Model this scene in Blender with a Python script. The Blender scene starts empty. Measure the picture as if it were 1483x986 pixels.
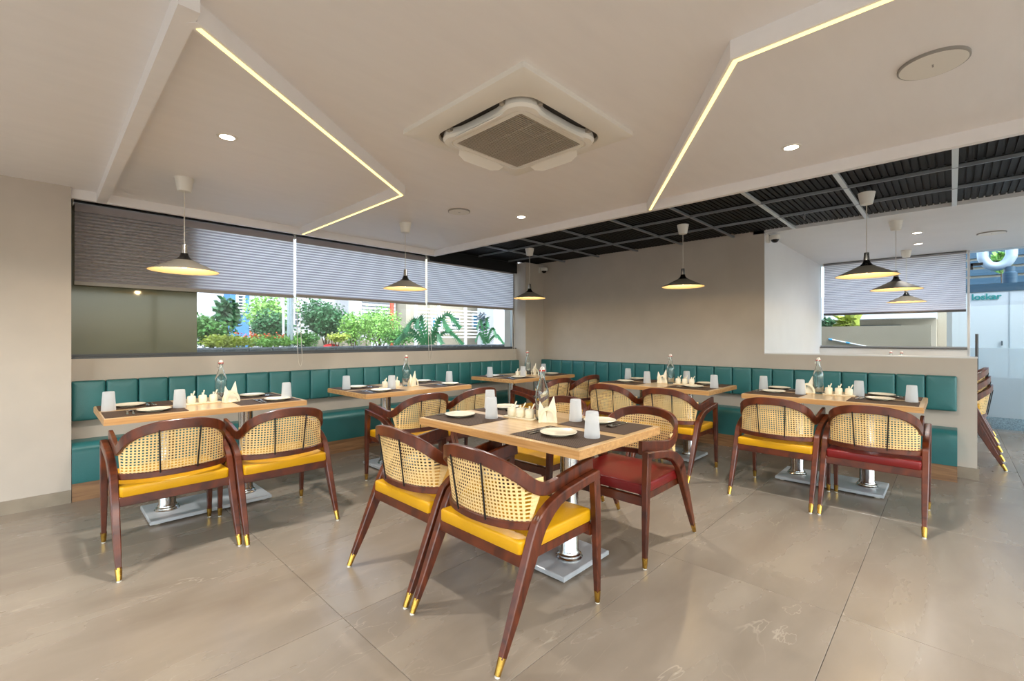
import bpy, bmesh, math, random
from mathutils import Vector, Matrix
random.seed(7)
R = math.radians
scn = bpy.context.scene
COL = scn.collection

# ------------------------------------------------------------------ camera
H = 1.25                     # eye height; room axes: X along the window wall, Y along the back wall
TH = R(44.0)
FPX, CXP, CYP = 660.0, 741.5, 490.0
cd = bpy.data.cameras.new('camera'); cam = bpy.data.objects.new('camera', cd); COL.objects.link(cam)
cam.location = (0, 0, H); cam.rotation_euler = (R(90), 0, TH - R(90))
cd.sensor_width = 36; cd.lens = 36 * FPX / 1483; cd.shift_y = -(493 - CYP) / 1483
cd.clip_start = .02; cd.clip_end = 300
scn.camera = cam

# ------------------------------------------------------------------ world, sun, exposure
w = bpy.data.worlds.new('world'); scn.world = w; w.use_nodes = True
nt = w.node_tree; nt.nodes.clear()
sky = nt.nodes.new('ShaderNodeTexSky'); sky.sky_type = 'NISHITA'; sky.sun_disc = False
sky.sun_elevation = R(48); sky.sun_rotation = R(200); sky.air_density = 1.0; sky.dust_density = 2.5
bg = nt.nodes.new('ShaderNodeBackground'); bg.inputs[1].default_value = .8
out = nt.nodes.new('ShaderNodeOutputWorld')
hs = nt.nodes.new('ShaderNodeHueSaturation'); hs.inputs['Saturation'].default_value = .6
nt.links.new(sky.outputs[0], hs.inputs['Color']); nt.links.new(hs.outputs[0], bg.inputs[0]); nt.links.new(bg.outputs[0], out.inputs[0])
sd = bpy.data.lights.new('sun', 'SUN'); sd.energy = .8; sd.angle = R(2); sd.color = (1, .95, .88)
so = bpy.data.objects.new('sun', sd); COL.objects.link(so)
so.rotation_euler = Vector((.35, .75, -1.1)).to_track_quat('-Z', 'Y').to_euler()
scn.view_settings.view_transform = 'Standard'; scn.view_settings.look = 'None'
scn.view_settings.gamma = 1; scn.view_settings.use_curve_mapping = False
scn.view_settings.exposure = 0.15
scn.cycles.max_bounces = 10; scn.cycles.diffuse_bounces = 5; scn.cycles.transparent_max_bounces = 16
scn.cycles.caustics_reflective = False; scn.cycles.caustics_refractive = False
scn.cycles.sample_clamp_indirect = 4

DOWN_W = 24.0     # watt of each ceiling downlight
PEND_W = 5.0

# ------------------------------------------------------------------ materials
MATS = {}
def srgb(r, g, b):
    f = lambda c: (c / 255 / 12.92) if c / 255 <= .04045 else ((c / 255 + .055) / 1.055) ** 2.4
    return (f(r), f(g), f(b), 1)
def mat(name, col, rough=.5, metal=0, spec=.5, noise=0, nscale=20, bump=0, bscale=60, coat=0, trans=0, ndetail=3, stretch=None, emis=None, estr=0):
    m = bpy.data.materials.new(name); m.use_nodes = True; MATS[name] = m
    n = m.node_tree; p = n.nodes['Principled BSDF']
    p.inputs['Base Color'].default_value = col; p.inputs['Roughness'].default_value = rough
    p.inputs['Metallic'].default_value = metal; p.inputs['Specular IOR Level'].default_value = spec
    p.inputs['Coat Weight'].default_value = coat; p.inputs['Coat Roughness'].default_value = .12
    if emis: p.inputs['Emission Color'].default_value = emis; p.inputs['Emission Strength'].default_value = estr
    if noise or bump:
        tc = n.nodes.new('ShaderNodeTexCoord'); mp = n.nodes.new('ShaderNodeMapping')
        n.links.new(tc.outputs['Object'], mp.inputs[0])
        if stretch: mp.inputs['Scale'].default_value = stretch
    if noise:
        t = n.nodes.new('ShaderNodeTexNoise'); t.inputs['Scale'].default_value = nscale; t.inputs['Detail'].default_value = ndetail
        n.links.new(mp.outputs[0], t.inputs[0])
        r = n.nodes.new('ShaderNodeValToRGB'); e = r.color_ramp.elements
        e[0].position = .3; e[1].position = .7
        e[0].color = [c * (1 - noise) for c in col[:3]] + [1]; e[1].color = [min(1, c * (1 + noise)) for c in col[:3]] + [1]
        n.links.new(t.outputs[0], r.inputs[0]); n.links.new(r.outputs[0], p.inputs['Base Color'])
    if bump:
        t2 = n.nodes.new('ShaderNodeTexNoise'); t2.inputs['Scale'].default_value = bscale; t2.inputs['Detail'].default_value = 3
        n.links.new(mp.outputs[0], t2.inputs[0])
        b = n.nodes.new('ShaderNodeBump'); b.inputs['Strength'].default_value = bump; b.inputs['Distance'].default_value = .01
        n.links.new(t2.outputs[0], b.inputs['Height']); n.links.new(b.outputs[0], p.inputs['Normal'])
    return m
def emit(name, col, s):
    m = bpy.data.materials.new(name); m.use_nodes = True; MATS[name] = m
    n = m.node_tree; n.nodes.clear()
    e = n.nodes.new('ShaderNodeEmission'); e.inputs[0].default_value = col; e.inputs[1].default_value = s
    o = n.nodes.new('ShaderNodeOutputMaterial'); n.links.new(e.outputs[0], o.inputs[0]); return m
def glass(name, tint, ior=1.45, rough=.0, haze=0, pw=4):
    m = bpy.data.materials.new(name); m.use_nodes = True; MATS[name] = m
    n = m.node_tree; n.nodes.clear(); N = n.nodes.new; L = n.links.new
    t = N('ShaderNodeBsdfTransparent'); t.inputs[0].default_value = tint
    g = N('ShaderNodeBsdfGlossy'); g.inputs['Roughness'].default_value = rough
    lw = N('ShaderNodeLayerWeight'); lw.inputs[0].default_value = .5
    po = N('ShaderNodeMath'); po.operation = 'POWER'; L(lw.outputs['Facing'], po.inputs[0]); po.inputs[1].default_value = pw
    f = N('ShaderNodeMath'); f.operation = 'MULTIPLY_ADD'; L(po.outputs[0], f.inputs[0]); f.inputs[1].default_value = .7; f.inputs[2].default_value = ((ior - 1) / (ior + 1)) ** 2
    mx = N('ShaderNodeMixShader'); L(f.outputs[0], mx.inputs[0]); L(t.outputs[0], mx.inputs[1]); L(g.outputs[0], mx.inputs[2])
    last = mx
    if haze:
        d = N('ShaderNodeBsdfTranslucent'); d.inputs[0].default_value = (.8, .86, .88, 1)
        d2 = N('ShaderNodeBsdfDiffuse'); d2.inputs[0].default_value = (.75, .8, .82, 1)
        a = N('ShaderNodeMixShader'); a.inputs[0].default_value = .4; L(d.outputs[0], a.inputs[1]); L(d2.outputs[0], a.inputs[2])
        b = N('ShaderNodeMixShader'); b.inputs[0].default_value = haze; L(mx.outputs[0], b.inputs[1]); L(a.outputs[0], b.inputs[2]); last = b
    o = N('ShaderNodeOutputMaterial'); L(last.outputs[0], o.inputs[0]); return m
def cloth(name, col, tcol, fac, clear=0):
    m = bpy.data.materials.new(name); m.use_nodes = True; MATS[name] = m
    n = m.node_tree; n.nodes.clear(); N = n.nodes.new; L = n.links.new
    d = N('ShaderNodeBsdfDiffuse'); d.inputs[0].default_value = col
    t = N('ShaderNodeBsdfTranslucent'); t.inputs[0].default_value = tcol
    mx = N('ShaderNodeMixShader'); mx.inputs[0].default_value = fac; L(d.outputs[0], mx.inputs[1]); L(t.outputs[0], mx.inputs[2])
    last = mx
    if clear:
        c = N('ShaderNodeBsdfTransparent'); b = N('ShaderNodeMixShader'); b.inputs[0].default_value = clear
        L(mx.outputs[0], b.inputs[1]); L(c.outputs[0], b.inputs[2]); last = b
    o = N('ShaderNodeOutputMaterial'); L(last.outputs[0], o.inputs[0]); return m
def wood(name, dark, light, scale=(6, 60, 60), rough=.35, coat=.3):
    m = bpy.data.materials.new(name); m.use_nodes = True; MATS[name] = m
    n = m.node_tree; p = n.nodes['Principled BSDF']; N = n.nodes.new; L = n.links.new
    tc = N('ShaderNodeTexCoord'); mp = N('ShaderNodeMapping'); mp.inputs['Scale'].default_value = scale
    L(tc.outputs['Object'], mp.inputs[0])
    t = N('ShaderNodeTexNoise'); t.inputs['Scale'].default_value = 1; t.inputs['Detail'].default_value = 6; t.inputs['Distortion'].default_value = .6
    L(mp.outputs[0], t.inputs[0]); r = N('ShaderNodeValToRGB'); e = r.color_ramp.elements
    e[0].position = .32; e[0].color = dark; e[1].position = .68; e[1].color = light
    L(t.outputs[0], r.inputs[0]); L(r.outputs[0], p.inputs['Base Color'])
    p.inputs['Roughness'].default_value = rough; p.inputs['Coat Weight'].default_value = coat; p.inputs['Coat Roughness'].default_value = .15
    return m

mat('wall_paint', srgb(188, 178, 167), .75, noise=.05, nscale=3, bump=.05, bscale=25)
mat('white_paint', srgb(236, 233, 233), .42, noise=.015, nscale=4, bump=.05, bscale=6, stretch=(1, 4, 4))
mat('bay_white', srgb(222, 223, 225), .45, noise=.02, nscale=3, bump=.06, bscale=8)
mat('stone_skirting', srgb(140, 128, 112), .4, noise=.12, nscale=9)
mat('grout', srgb(104, 98, 90), .8)
mat('olive_panel', srgb(98, 100, 82), .06, spec=.35)
mat('black_paint', srgb(14, 14, 16), .45)
mat('black_slat', srgb(9, 9, 10), .6, spec=.25, noise=.3, nscale=14, stretch=(1, 8, 1))
mat('tee_metal', srgb(206, 214, 218), .35, metal=.3)
mat('tee_dull', srgb(150, 155, 160), .35, metal=.5)
mat('alu', srgb(150, 152, 156), .35, metal=.8)
mat('dark_frame', srgb(78, 79, 82), .45, metal=.3)
mat('teal', srgb(42, 106, 108), .34, spec=.55, noise=.06, nscale=5, bump=.12, bscale=180)
mat('teal_side', srgb(18, 78, 80), .4)
wood('chair_wood', srgb(54, 20, 8), srgb(104, 45, 18), (8, 30, 8), .34, .15)
wood('table_oak', srgb(196, 158, 108), srgb(222, 188, 140), (3, 30, 30), .28, .35)
wood('edge_oak', srgb(176, 128, 76), srgb(206, 160, 104), (3, 40, 60), .35, .3)
wood('plinth_wood', srgb(118, 84, 56), srgb(158, 118, 80), (3, 3, 40), .4, .2)
mat('yellow', srgb(212, 156, 14), .36, spec=.5, noise=.05, nscale=6, bump=.1, bscale=150)
mat('red', srgb(116, 20, 20), .32, spec=.5, noise=.08, nscale=6, bump=.1, bscale=150)
mat('cane', srgb(232, 198, 138), .6, noise=.12, nscale=160)
mat('rod_black', srgb(22, 16, 14), .4, metal=.3)
mat('brass', srgb(196, 156, 74), .25, metal=1, noise=.25, nscale=40)
mat('nylon', srgb(220, 214, 200), .5)
mat('chrome', srgb(190, 188, 184), .2, metal=1)
mat('steel_plate', srgb(186, 190, 194), .3, metal=.25, noise=.06, nscale=8)
mat('ceramic', srgb(240, 230, 205), .18, spec=.5, coat=.3)
mat('tray_white', srgb(238, 226, 196), .35)
mat('napkin', srgb(240, 232, 212), .85)
mat('cutlery', srgb(200, 198, 194), .15, metal=1)
mat('cap_red', srgb(178, 52, 34), .45)
mat('cap_white', srgb(232, 226, 218), .3)
mat('bottle_glass', (.93, .98, .98, 1), 0.0, spec=.5); MATS['bottle_glass'].node_tree.nodes['Principled BSDF'].inputs['Transmission Weight'].default_value = 1
glass('window_glass', (.93, .97, .97, 1), 1.22)
glass('door_glass', (.88, .94, .97, 1), 1.45)
glass('frosted_film', (.86, .92, .94, 1), 1.45, .2, haze=.45)
cloth('frosted', (.80, .82, .84, 1), (.88, .9, .92, 1), .5, .3)
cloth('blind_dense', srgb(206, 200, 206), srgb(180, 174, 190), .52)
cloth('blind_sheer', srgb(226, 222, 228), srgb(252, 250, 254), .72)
mat('blind_band', srgb(158, 150, 152), .7)
mat('white_plastic', srgb(226, 222, 214), .4)
mat('grey_plastic', srgb(150, 146, 140), .5)
mat('ac_plastic', srgb(228, 224, 216), .4)
mat('ac_grille', srgb(168, 158, 144), .55)
mat('ac_dark', srgb(56, 50, 44), .6)
mat('shade_outer', srgb(124, 118, 106), .5)
mat('shade_inner', srgb(246, 222, 178), .6)
mat('shade_black', srgb(18, 17, 16), .2)
mat('cord_white', srgb(214, 208, 198), .5)
mat('lens_black', srgb(8, 8, 9), .1)
emit('led', (1, .77, .28, 1), 2.2)
emit('lamp_lens', (1, .90, .74, 1), 14)
emit('bulb', (1, .78, .45, 1), 10)

def floor_mat():
    m = bpy.data.materials.new('floor_tile'); m.use_nodes = True; MATS['floor_tile'] = m
    n = m.node_tree; p = n.nodes['Principled BSDF']; N = n.nodes.new; L = n.links.new
    g = N('ShaderNodeNewGeometry'); oi = N('ShaderNodeObjectInfo')
    sc = N('ShaderNodeVectorMath'); sc.operation = 'SCALE'; L(oi.outputs['Location'], sc.inputs[0]); sc.inputs['Scale'].default_value = 3.7
    ad = N('ShaderNodeVectorMath'); ad.operation = 'ADD'; L(g.outputs['Position'], ad.inputs[0]); L(sc.outputs[0], ad.inputs[1])
    mp = N('ShaderNodeMapping'); mp.inputs['Rotation'].default_value = (0, 0, R(28)); mp.inputs['Scale'].default_value = (1, 2.6, 1); L(ad.outputs[0], mp.inputs[0])
    t = N('ShaderNodeTexNoise'); t.inputs['Scale'].default_value = 1.5; t.inputs['Detail'].default_value = 6; t.inputs['Distortion'].default_value = .3; L(mp.outputs[0], t.inputs[0])
    r = N('ShaderNodeValToRGB'); e = r.color_ramp.elements
    e[0].position = .2; e[0].color = srgb(124, 112, 98); e[1].position = .85; e[1].color = srgb(152, 141, 127)
    L(t.outputs[0], r.inputs[0])
    # thin pale veins
    t2 = N('ShaderNodeTexNoise'); t2.inputs['Scale'].default_value = .9; t2.inputs['Detail'].default_value = 5; t2.inputs['Distortion'].default_value = 1.2; L(mp.outputs[0], t2.inputs[0])
    a = N('ShaderNodeMath'); a.operation = 'SUBTRACT'; L(t2.outputs[0], a.inputs[0]); a.inputs[1].default_value = .52
    b = N('ShaderNodeMath'); b.operation = 'ABSOLUTE'; L(a.outputs[0], b.inputs[0])
    c = N('ShaderNodeMapRange'); L(b.outputs[0], c.inputs[0]); c.inputs[1].default_value = 0; c.inputs[2].default_value = .004; c.inputs[3].default_value = 1; c.inputs[4].default_value = 0
    t3 = N('ShaderNodeTexNoise'); t3.inputs['Scale'].default_value = 2.2; L(ad.outputs[0], t3.inputs[0])
    d = N('ShaderNodeMapRange'); L(t3.outputs[0], d.inputs[0]); d.inputs[1].default_value = .45; d.inputs[2].default_value = .7; d.inputs[3].default_value = 0; d.inputs[4].default_value = .32
    f = N('ShaderNodeMath'); f.operation = 'MULTIPLY'; L(c.outputs[0], f.inputs[0]); L(d.outputs[0], f.inputs[1])
    mx = N('ShaderNodeMix'); mx.data_type = 'RGBA'; L(f.outputs[0], mx.inputs['Factor']); L(r.outputs[0], mx.inputs['A']); mx.inputs['B'].default_value = srgb(206, 196, 178)
    L(mx.outputs['Result'], p.inputs['Base Color'])
    rr = N('ShaderNodeMapRange'); L(t.outputs[0], rr.inputs[0]); rr.inputs[3].default_value = .24; rr.inputs[4].default_value = .3
    L(rr.outputs[0], p.inputs['Roughness']); p.inputs['Specular IOR Level'].default_value = .55
floor_mat()
def mat_weave():
    m = mat('woven_mat', srgb(60, 50, 42), 0.7, spec=.3); n = m.node_tree; N = n.nodes.new; L = n.links.new
    p = n.nodes['Principled BSDF']; tc = N('ShaderNodeTexCoord')
    ch = N('ShaderNodeTexChecker'); ch.inputs['Scale'].default_value = 160; L(tc.outputs['Object'], ch.inputs[0])
    ch.inputs[1].default_value = srgb(58, 42, 31); ch.inputs[2].default_value = srgb(92, 72, 56); L(ch.outputs[0], p.inputs['Base Color'])
    b = N('ShaderNodeBump'); b.inputs['Strength'].default_value = .4; b.inputs['Distance'].default_value = .002; L(ch.outputs[1], b.inputs['Height']); L(b.outputs[0], p.inputs['Normal'])
mat_weave()

# ------------------------------------------------------------------ mesh helpers
class MB:
    def __init__(s): s.v = []; s.f = []; s.mi = []
    def add(s, vs, fs, mi=0):
        o = len(s.v); s.v += [tuple(x) for x in vs]
        for f in fs: s.f.append(tuple(i + o for i in f)); s.mi.append(mi)
        return s
    def box(s, x0, x1, y0, y1, z0, z1, mi=0):
        return s.add([(x0,y0,z0),(x1,y0,z0),(x1,y1,z0),(x0,y1,z0),(x0,y0,z1),(x1,y0,z1),(x1,y1,z1),(x0,y1,z1)],
                     [(0,3,2,1),(4,5,6,7),(0,1,5,4),(1,2,6,5),(2,3,7,6),(3,0,4,7)], mi)
    def bar(s, a, b, wx, wz, up=(0,0,1), mi=0):
        a, b = Vector(a), Vector(b); t = (b - a).normalized(); n = t.cross(Vector(up))
        n = n.normalized() if n.length > 1e-6 else Vector((1,0,0)); u = n.cross(t)
        vs = []
        for p in (a, b):
            for i, j in ((-1,-1),(1,-1),(1,1),(-1,1)): vs.append(p + n * wx / 2 * i + u * wz / 2 * j)
        return s.add(vs, [(0,1,2,3)[::-1],(4,5,6,7),(0,1,5,4),(1,2,6,5),(2,3,7,6),(3,0,4,7)][0:6], mi)
    def lathe(s, prof, n=24, c=(0,0,0), mi=0, cap0=True, cap1=True):
        vs = []; fs = []
        for r, z in prof:
            for k in range(n):
                a = 2 * math.pi * k / n; vs.append((c[0] + r * math.cos(a), c[1] + r * math.sin(a), c[2] + z))
        for i in range(len(prof) - 1):
            for k in range(n):
                k2 = (k + 1) % n; fs.append((i*n+k, i*n+k2, (i+1)*n+k2, (i+1)*n+k))
        if cap0: fs.append(tuple(range(n))[::-1])
        if cap1: fs.append(tuple((len(prof)-1)*n + k for k in range(n)))
        return s.add(vs, fs, mi)
    def tube(s, pts, r, n=8, mi=0, closed=False):
        pts = [Vector(p) for p in pts]; rs = r if isinstance(r, (list, tuple)) else [r] * len(pts)
        vs = []; fs = []; prev = None
        for i, p in enumerate(pts):
            t = (pts[min(i+1, len(pts)-1)] - pts[max(i-1, 0)]).normalized()
            if prev is None: prev = t.orthogonal().normalized()
            nn = (prev - t * prev.dot(t)); nn = nn.normalized() if nn.length > 1e-6 else t.orthogonal().normalized(); prev = nn; b = t.cross(nn)
            for k in range(n):
                a = 2 * math.pi * k / n; vs.append(p + (nn * math.cos(a) + b * math.sin(a)) * rs[i])
        for i in range(len(pts) - 1):
            for k in range(n):
                k2 = (k+1) % n; fs.append((i*n+k, i*n+k2, (i+1)*n+k2, (i+1)*n+k))
        fs.append(tuple(range(n))[::-1]); fs.append(tuple((len(pts)-1)*n+k for k in range(n)))
        return s.add(vs, fs, mi)
    def sweep(s, pts, e1s, a, b, mi=0, ch=.25):
        """rounded-rectangle section swept along pts; half size a along e1, b across"""
        pts = [Vector(p) for p in pts]; vs = []; fs = []
        sec = [(1,1-ch),(1-ch,1),(-1+ch,1),(-1,1-ch),(-1,-1+ch),(-1+ch,-1),(1-ch,-1),(1,-1+ch)]; n = 8
        for i, p in enumerate(pts):
            t = (pts[min(i+1, len(pts)-1)] - pts[max(i-1, 0)]).normalized()
            e1 = Vector(e1s(t) if callable(e1s) else e1s); e1 = (e1 - t * e1.dot(t)).normalized(); e2 = t.cross(e1)
            aa = a[i] if isinstance(a, (list, tuple)) else a; bb = b[i] if isinstance(b, (list, tuple)) else b
            m = min(aa, bb)
            for (x, y) in sec:
                xx = math.copysign(aa - (1 - abs(x)) * m, x); yy = math.copysign(bb - (1 - abs(y)) * m, y)
                vs.append(p + e1 * xx + e2 * yy)
        for i in range(len(pts) - 1):
            for k in range(n):
                k2 = (k+1) % n; fs.append((i*n+k, i*n+k2, (i+1)*n+k2, (i+1)*n+k))
        fs.append(tuple(range(n))[::-1]); fs.append(tuple((len(pts)-1)*n+k for k in range(n)))
        return s.add(vs, fs, mi)
    def prism(s, poly, axis, c0, c1, mi=0):
        """extrude a 2D polygon along axis ('x','y','z')"""
        def P(q, c): return {'x': (c, q[0], q[1]), 'y': (q[0], c, q[1]), 'z': (q[0], q[1], c)}[axis]
        n = len(poly); vs = [P(q, c0) for q in poly] + [P(q, c1) for q in poly]
        fs = [tuple(range(n))[::-1], tuple(range(n, 2*n))] + [(k, (k+1) % n, n + (k+1) % n, n + k) for k in range(n)]
        return s.add(vs, fs, mi)
    def pad(s, wx, wy, h, r=.015, crown=.006, mi=0, rc=.02, seg=4):
        """upholstered pad centred on the origin, from z=0 to h, rounded top edge, soft crown"""
        def ring(ins, z):
            q = []; a, b = wx/2 - ins, wy/2 - ins; c = max(rc - ins * .5, .004)
            for (sx, sy, a0) in ((1,1,0),(-1,1,90),(-1,-1,180),(1,-1,270)):
                for k in range(seg + 1):
                    t = R(a0 + 90 * k / seg); q.append((sx*(a-c) + c*math.cos(t), sy*(b-c) + c*math.sin(t), z))
            return q
        rings = [ring(.004, 0), ring(0, .006), ring(0, h - r)]
        for k in range(1, 5):
            t = R(90 * k / 4); rings.append(ring(r * (1 - math.cos(t)), h - r + r * math.sin(t)))
        m = min(wx, wy) / 2
        for q in (.35, .6, .85): rings.append(ring(m * q, h + crown * (1 - (1 - q) ** 2)))
        vs = [p for q in rings for p in q]; n = len(rings[0]); fs = []
        for i in range(len(rings) - 1):
            for k in range(n): fs.append((i*n+k, i*n+(k+1) % n, (i+1)*n+(k+1) % n, (i+1)*n+k))
        fs.append(tuple(range(n))[::-1]); fs.append(tuple((len(rings)-1)*n + k for k in range(n)))
        return s.add(vs, fs, mi)
    def xf(s, M):
        s.v = [tuple(M @ Vector(p)) for p in s.v]; return s
    def mesh(s, name, mats, smooth=None):
        me = bpy.data.meshes.new(name); me.from_pydata(s.v, [], s.f)
        mats = mats if isinstance(mats, (list, tuple)) else [mats]
        for m in mats: me.materials.append(MATS[m])
        if len(mats) > 1: me.polygons.foreach_set('material_index', s.mi)
        if smooth is not None:
            me.polygons.foreach_set('use_smooth', [True] * len(me.polygons)); me.set_sharp_from_angle(angle=R(smooth))
        me.validate(); me.update(); return me
    def build(s, name, mats, parent=None, loc=(0,0,0), rz=0, smooth=None):
        return link(name, s.mesh(name, mats, smooth), parent, loc, rz)
def link(name, me, parent=None, loc=(0,0,0), rz=0):
    o = bpy.data.objects.new(name, me); COL.objects.link(o); o.parent = parent; o.location = loc; o.rotation_euler = (0, 0, rz); return o
def thing(name, label, cat, loc=(0,0,0), rz=0, group=None):
    o = bpy.data.objects.new(name, None); COL.objects.link(o); o.empty_display_size = .05
    o.location = loc; o.rotation_euler = (0, 0, rz); return tag(o, label, cat, group)
def tag(o, label, cat, group=None):
    o['label'] = label; o['category'] = cat
    if group: o['group'] = group
    return o
def struct(o): o['kind'] = 'structure'; return o
def kids(o): return [c for c in ALLKIDS.get(o.name, [])]
def dup(root, loc, rz, label, group=None):
    r = root.copy(); COL.objects.link(r); r.location = loc; r.rotation_euler = (0, 0, rz); r['label'] = label
    if group: r['group'] = group
    for c in root.children:
        k = c.copy(); COL.objects.link(k); k.parent = r
        for g in c.children:
            q = g.copy(); COL.objects.link(q); q.parent = k
    return r
def cr(pts, n):
    """Catmull-Rom through pts"""
    P = [Vector(p) for p in pts]; out = []
    for i in range(len(P) - 1):
        p0 = P[max(i-1, 0)]; p1 = P[i]; p2 = P[i+1]; p3 = P[min(i+2, len(P)-1)]
        for k in range(n):
            t = k / n
            out.append(.5 * ((2*p1) + (p2-p0)*t + (2*p0-5*p1+4*p2-p3)*t*t + (3*p1-p0-3*p2+p3)*t**3))
    out.append(P[-1]); return out
def B(x0, x1, y0, y1, z0, z1): return MB().box(x0, x1, y0, y1, z0, z1)
fwv = Vector((math.cos(TH), math.sin(TH), 0)); rtv = Vector((math.sin(TH), -math.cos(TH), 0))
def at(u, v, Y=None, X=None):
    """point of the photographed place on the plane Y= or X= (used for the street outside)"""
    d = FPX * fwv + (u - CXP) * rtv + Vector((0, 0, CYP - v)); k = Y / d.y if Y is not None else X / d.x
    return Vector((0, 0, H)) + d * k

# ------------------------------------------------------------------ the shell
ZC, ZR, ZB = 2.404, 2.33, 2.45           # white ceiling, underside of ribs, dark grid ceiling / bay ceiling
YP, YW, XB, XF = 4.83, 5.03, 5.748, 8.8  # pillar faces, window wall, back wall, bay window
XMIN, YMIN = -3.2, -3.6

fl = struct(B(XMIN, 9.2, YMIN, 5.3, -.2, -.012).build('floor', 'grout'))
TX, TY = 1.572, .8
x = .942 - TX * 3
tile_me = {}
while x < 9.0:
    y = .36 - TY * 5
    while y < 5.0:
        a, b, c, d = max(x, XMIN), min(x + TX, 9.2), max(y, YMIN), min(y + TY, 5.28)
        if b - a > .05 and d - c > .05:
            k = (round(b - a, 3), round(d - c, 3))
            if k not in tile_me:
                g = .0009; hx, hy = k[0]/2 - g, k[1]/2 - g; e = .0012
                m = MB(); m.add([(-hx,-hy,-.012),(hx,-hy,-.012),(hx,hy,-.012),(-hx,hy,-.012),(-hx,-hy,-e),(hx,-hy,-e),(hx,hy,-e),(-hx,hy,-e),(-hx+e,-hy+e,0),(hx-e,-hy+e,0),(hx-e,hy-e,0),(-hx+e,hy-e,0)],
                    [(0,3,2,1),(8,9,10,11)] + [(i,(i+1)%4,(i+1)%4+4,i+4) for i in range(4)] + [(i+4,(i+1)%4+4,(i+1)%4+8,i+8) for i in range(4)])
                tile_me[k] = m.mesh('floor_tile', 'floor_tile')
            link('floor_tile', tile_me[k], fl, ((a+b)/2, (c+d)/2, 0))
        y += TY
    x += TX

# white plaster ceiling with hanging ribs
cl = struct(B(XMIN, 3.60, YMIN, 4.90, ZC, ZC + .12).build('ceiling', 'white_paint'))
B(.10, 3.62, 4.865, 4.905, ZR, ZC).build('ceiling_rib', 'white_paint', cl)
B(3.575, 3.62, YMIN, 4.865, ZR, ZB + .05).build('ceiling_rib', 'white_paint', cl)
B(.31, .37, 1.80, 4.865, ZR + .0015, ZC).build('ceiling_rib', 'white_paint', cl)
def rib(pts, label):
    """a thin plaster rib with a lit strip let into its lower edge"""
    m = MB(); s = MB(); wd = .045
    P = [Vector((p[0], p[1], 0)) for p in pts]
    L = []
    for i, p in enumerate(P):
        t0 = (p - P[i-1]).normalized() if i else (P[1] - p).normalized(); t1 = (P[i+1] - p).normalized() if i < len(P)-1 else t0
        n0, n1 = Vector((-t0.y, t0.x, 0)), Vector((-t1.y, t1.x, 0)); n = (n0 + n1).normalized(); n /= max(n.dot(n0), .3)
        L.append((p, n))
    def strip(mm, off0, off1, z0, z1, lo, hi):
        vs = []
        for i, (p, n) in enumerate(L):
            q = p
            if i == 0 and lo: q = p + (P[1] - p).normalized() * lo
            if i == len(L)-1 and hi: q = p + (P[-2] - p).normalized() * hi
            for o, z in ((off0, z0), (off1, z0), (off1, z1), (off0, z1)): vs.append((q.x + n.x*o, q.y + n.y*o, z))
        fs = [(0,1,2,3)[::-1], tuple((len(L)-1)*4 + k for k in range(4))]
        for i in range(len(L) - 1):
            for k in range(4): fs.append((i*4+k, i*4+(k+1) % 4, i*4+4+(k+1) % 4, i*4+4+k))
        mm.add(vs, fs)
    strip(m, -wd/2, wd/2, ZR, ZC, 0, 0); strip(s, -.0095, .0095, ZR - .003, ZR + .004, .03, .02)
    o = m.build('ceiling_rib', 'white_paint', cl)
    q = s.build('light_strip', 'led', o); q['label'] = label
rib([(.36, 1.872), (1.895, 2.985), (1.895, 4.865)], 'warm white light strip under the angled rib')
rib([(1.879, -2.6), (1.879, .607), (3.575, 1.835)], 'warm white light strip under the angled rib')

# dark slatted grid ceiling along the back wall
dk = struct(B(3.60, XB + .12, YMIN, 5.3, ZB + .09, ZB + .16).build('ceiling_dark_grid', 'black_paint'))
GY, GX = .63, .62
xs = [3.62, 3.86, 4.48, 5.10, 5.72]; y0 = -.015 - GY * 4
def slat_tile(wx, wy):
    m = MB(); n = max(2, round(wy / .045)); p = wy / n
    m.box(-wx/2, wx/2, -wy/2, wy/2, .035, .04)
    for k in range(n): m.box(-wx/2, wx/2, -wy/2 + k*p + .003, -wy/2 + k*p + p*.8, .022, .035)
    return m.mesh('slat_tile', 'black_slat')
tm = {}
for i in range(len(xs) - 1):
    y = y0
    while y < 5.0:
        y1 = min(y + GY, 5.06); k = (round(xs[i+1]-xs[i]-.02, 3), round(y1-y-.02, 3))
        if k not in tm: tm[k] = slat_tile(*k)
        link('slat_tile', tm[k], dk, ((xs[i]+xs[i+1])/2, (y+y1)/2, ZB + .006)); y += GY
y = y0
while y < 5.0:
    hb = .0165 if y < 1.6 else .010
    B(3.62, XB, y - hb, y + hb, ZB, ZB + .02).build('tee_bar', 'tee_metal' if y < 1.6 else 'tee_dull', dk)  # bars farther along Y get the duller grey metal and are narrower
    y += GY
for xx in xs[1:4]: B(xx - .0055, xx + .0055, YMIN, 5.06, ZB - .003, ZB + .02).build('tee_bar', 'tee_dull', dk)

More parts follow.
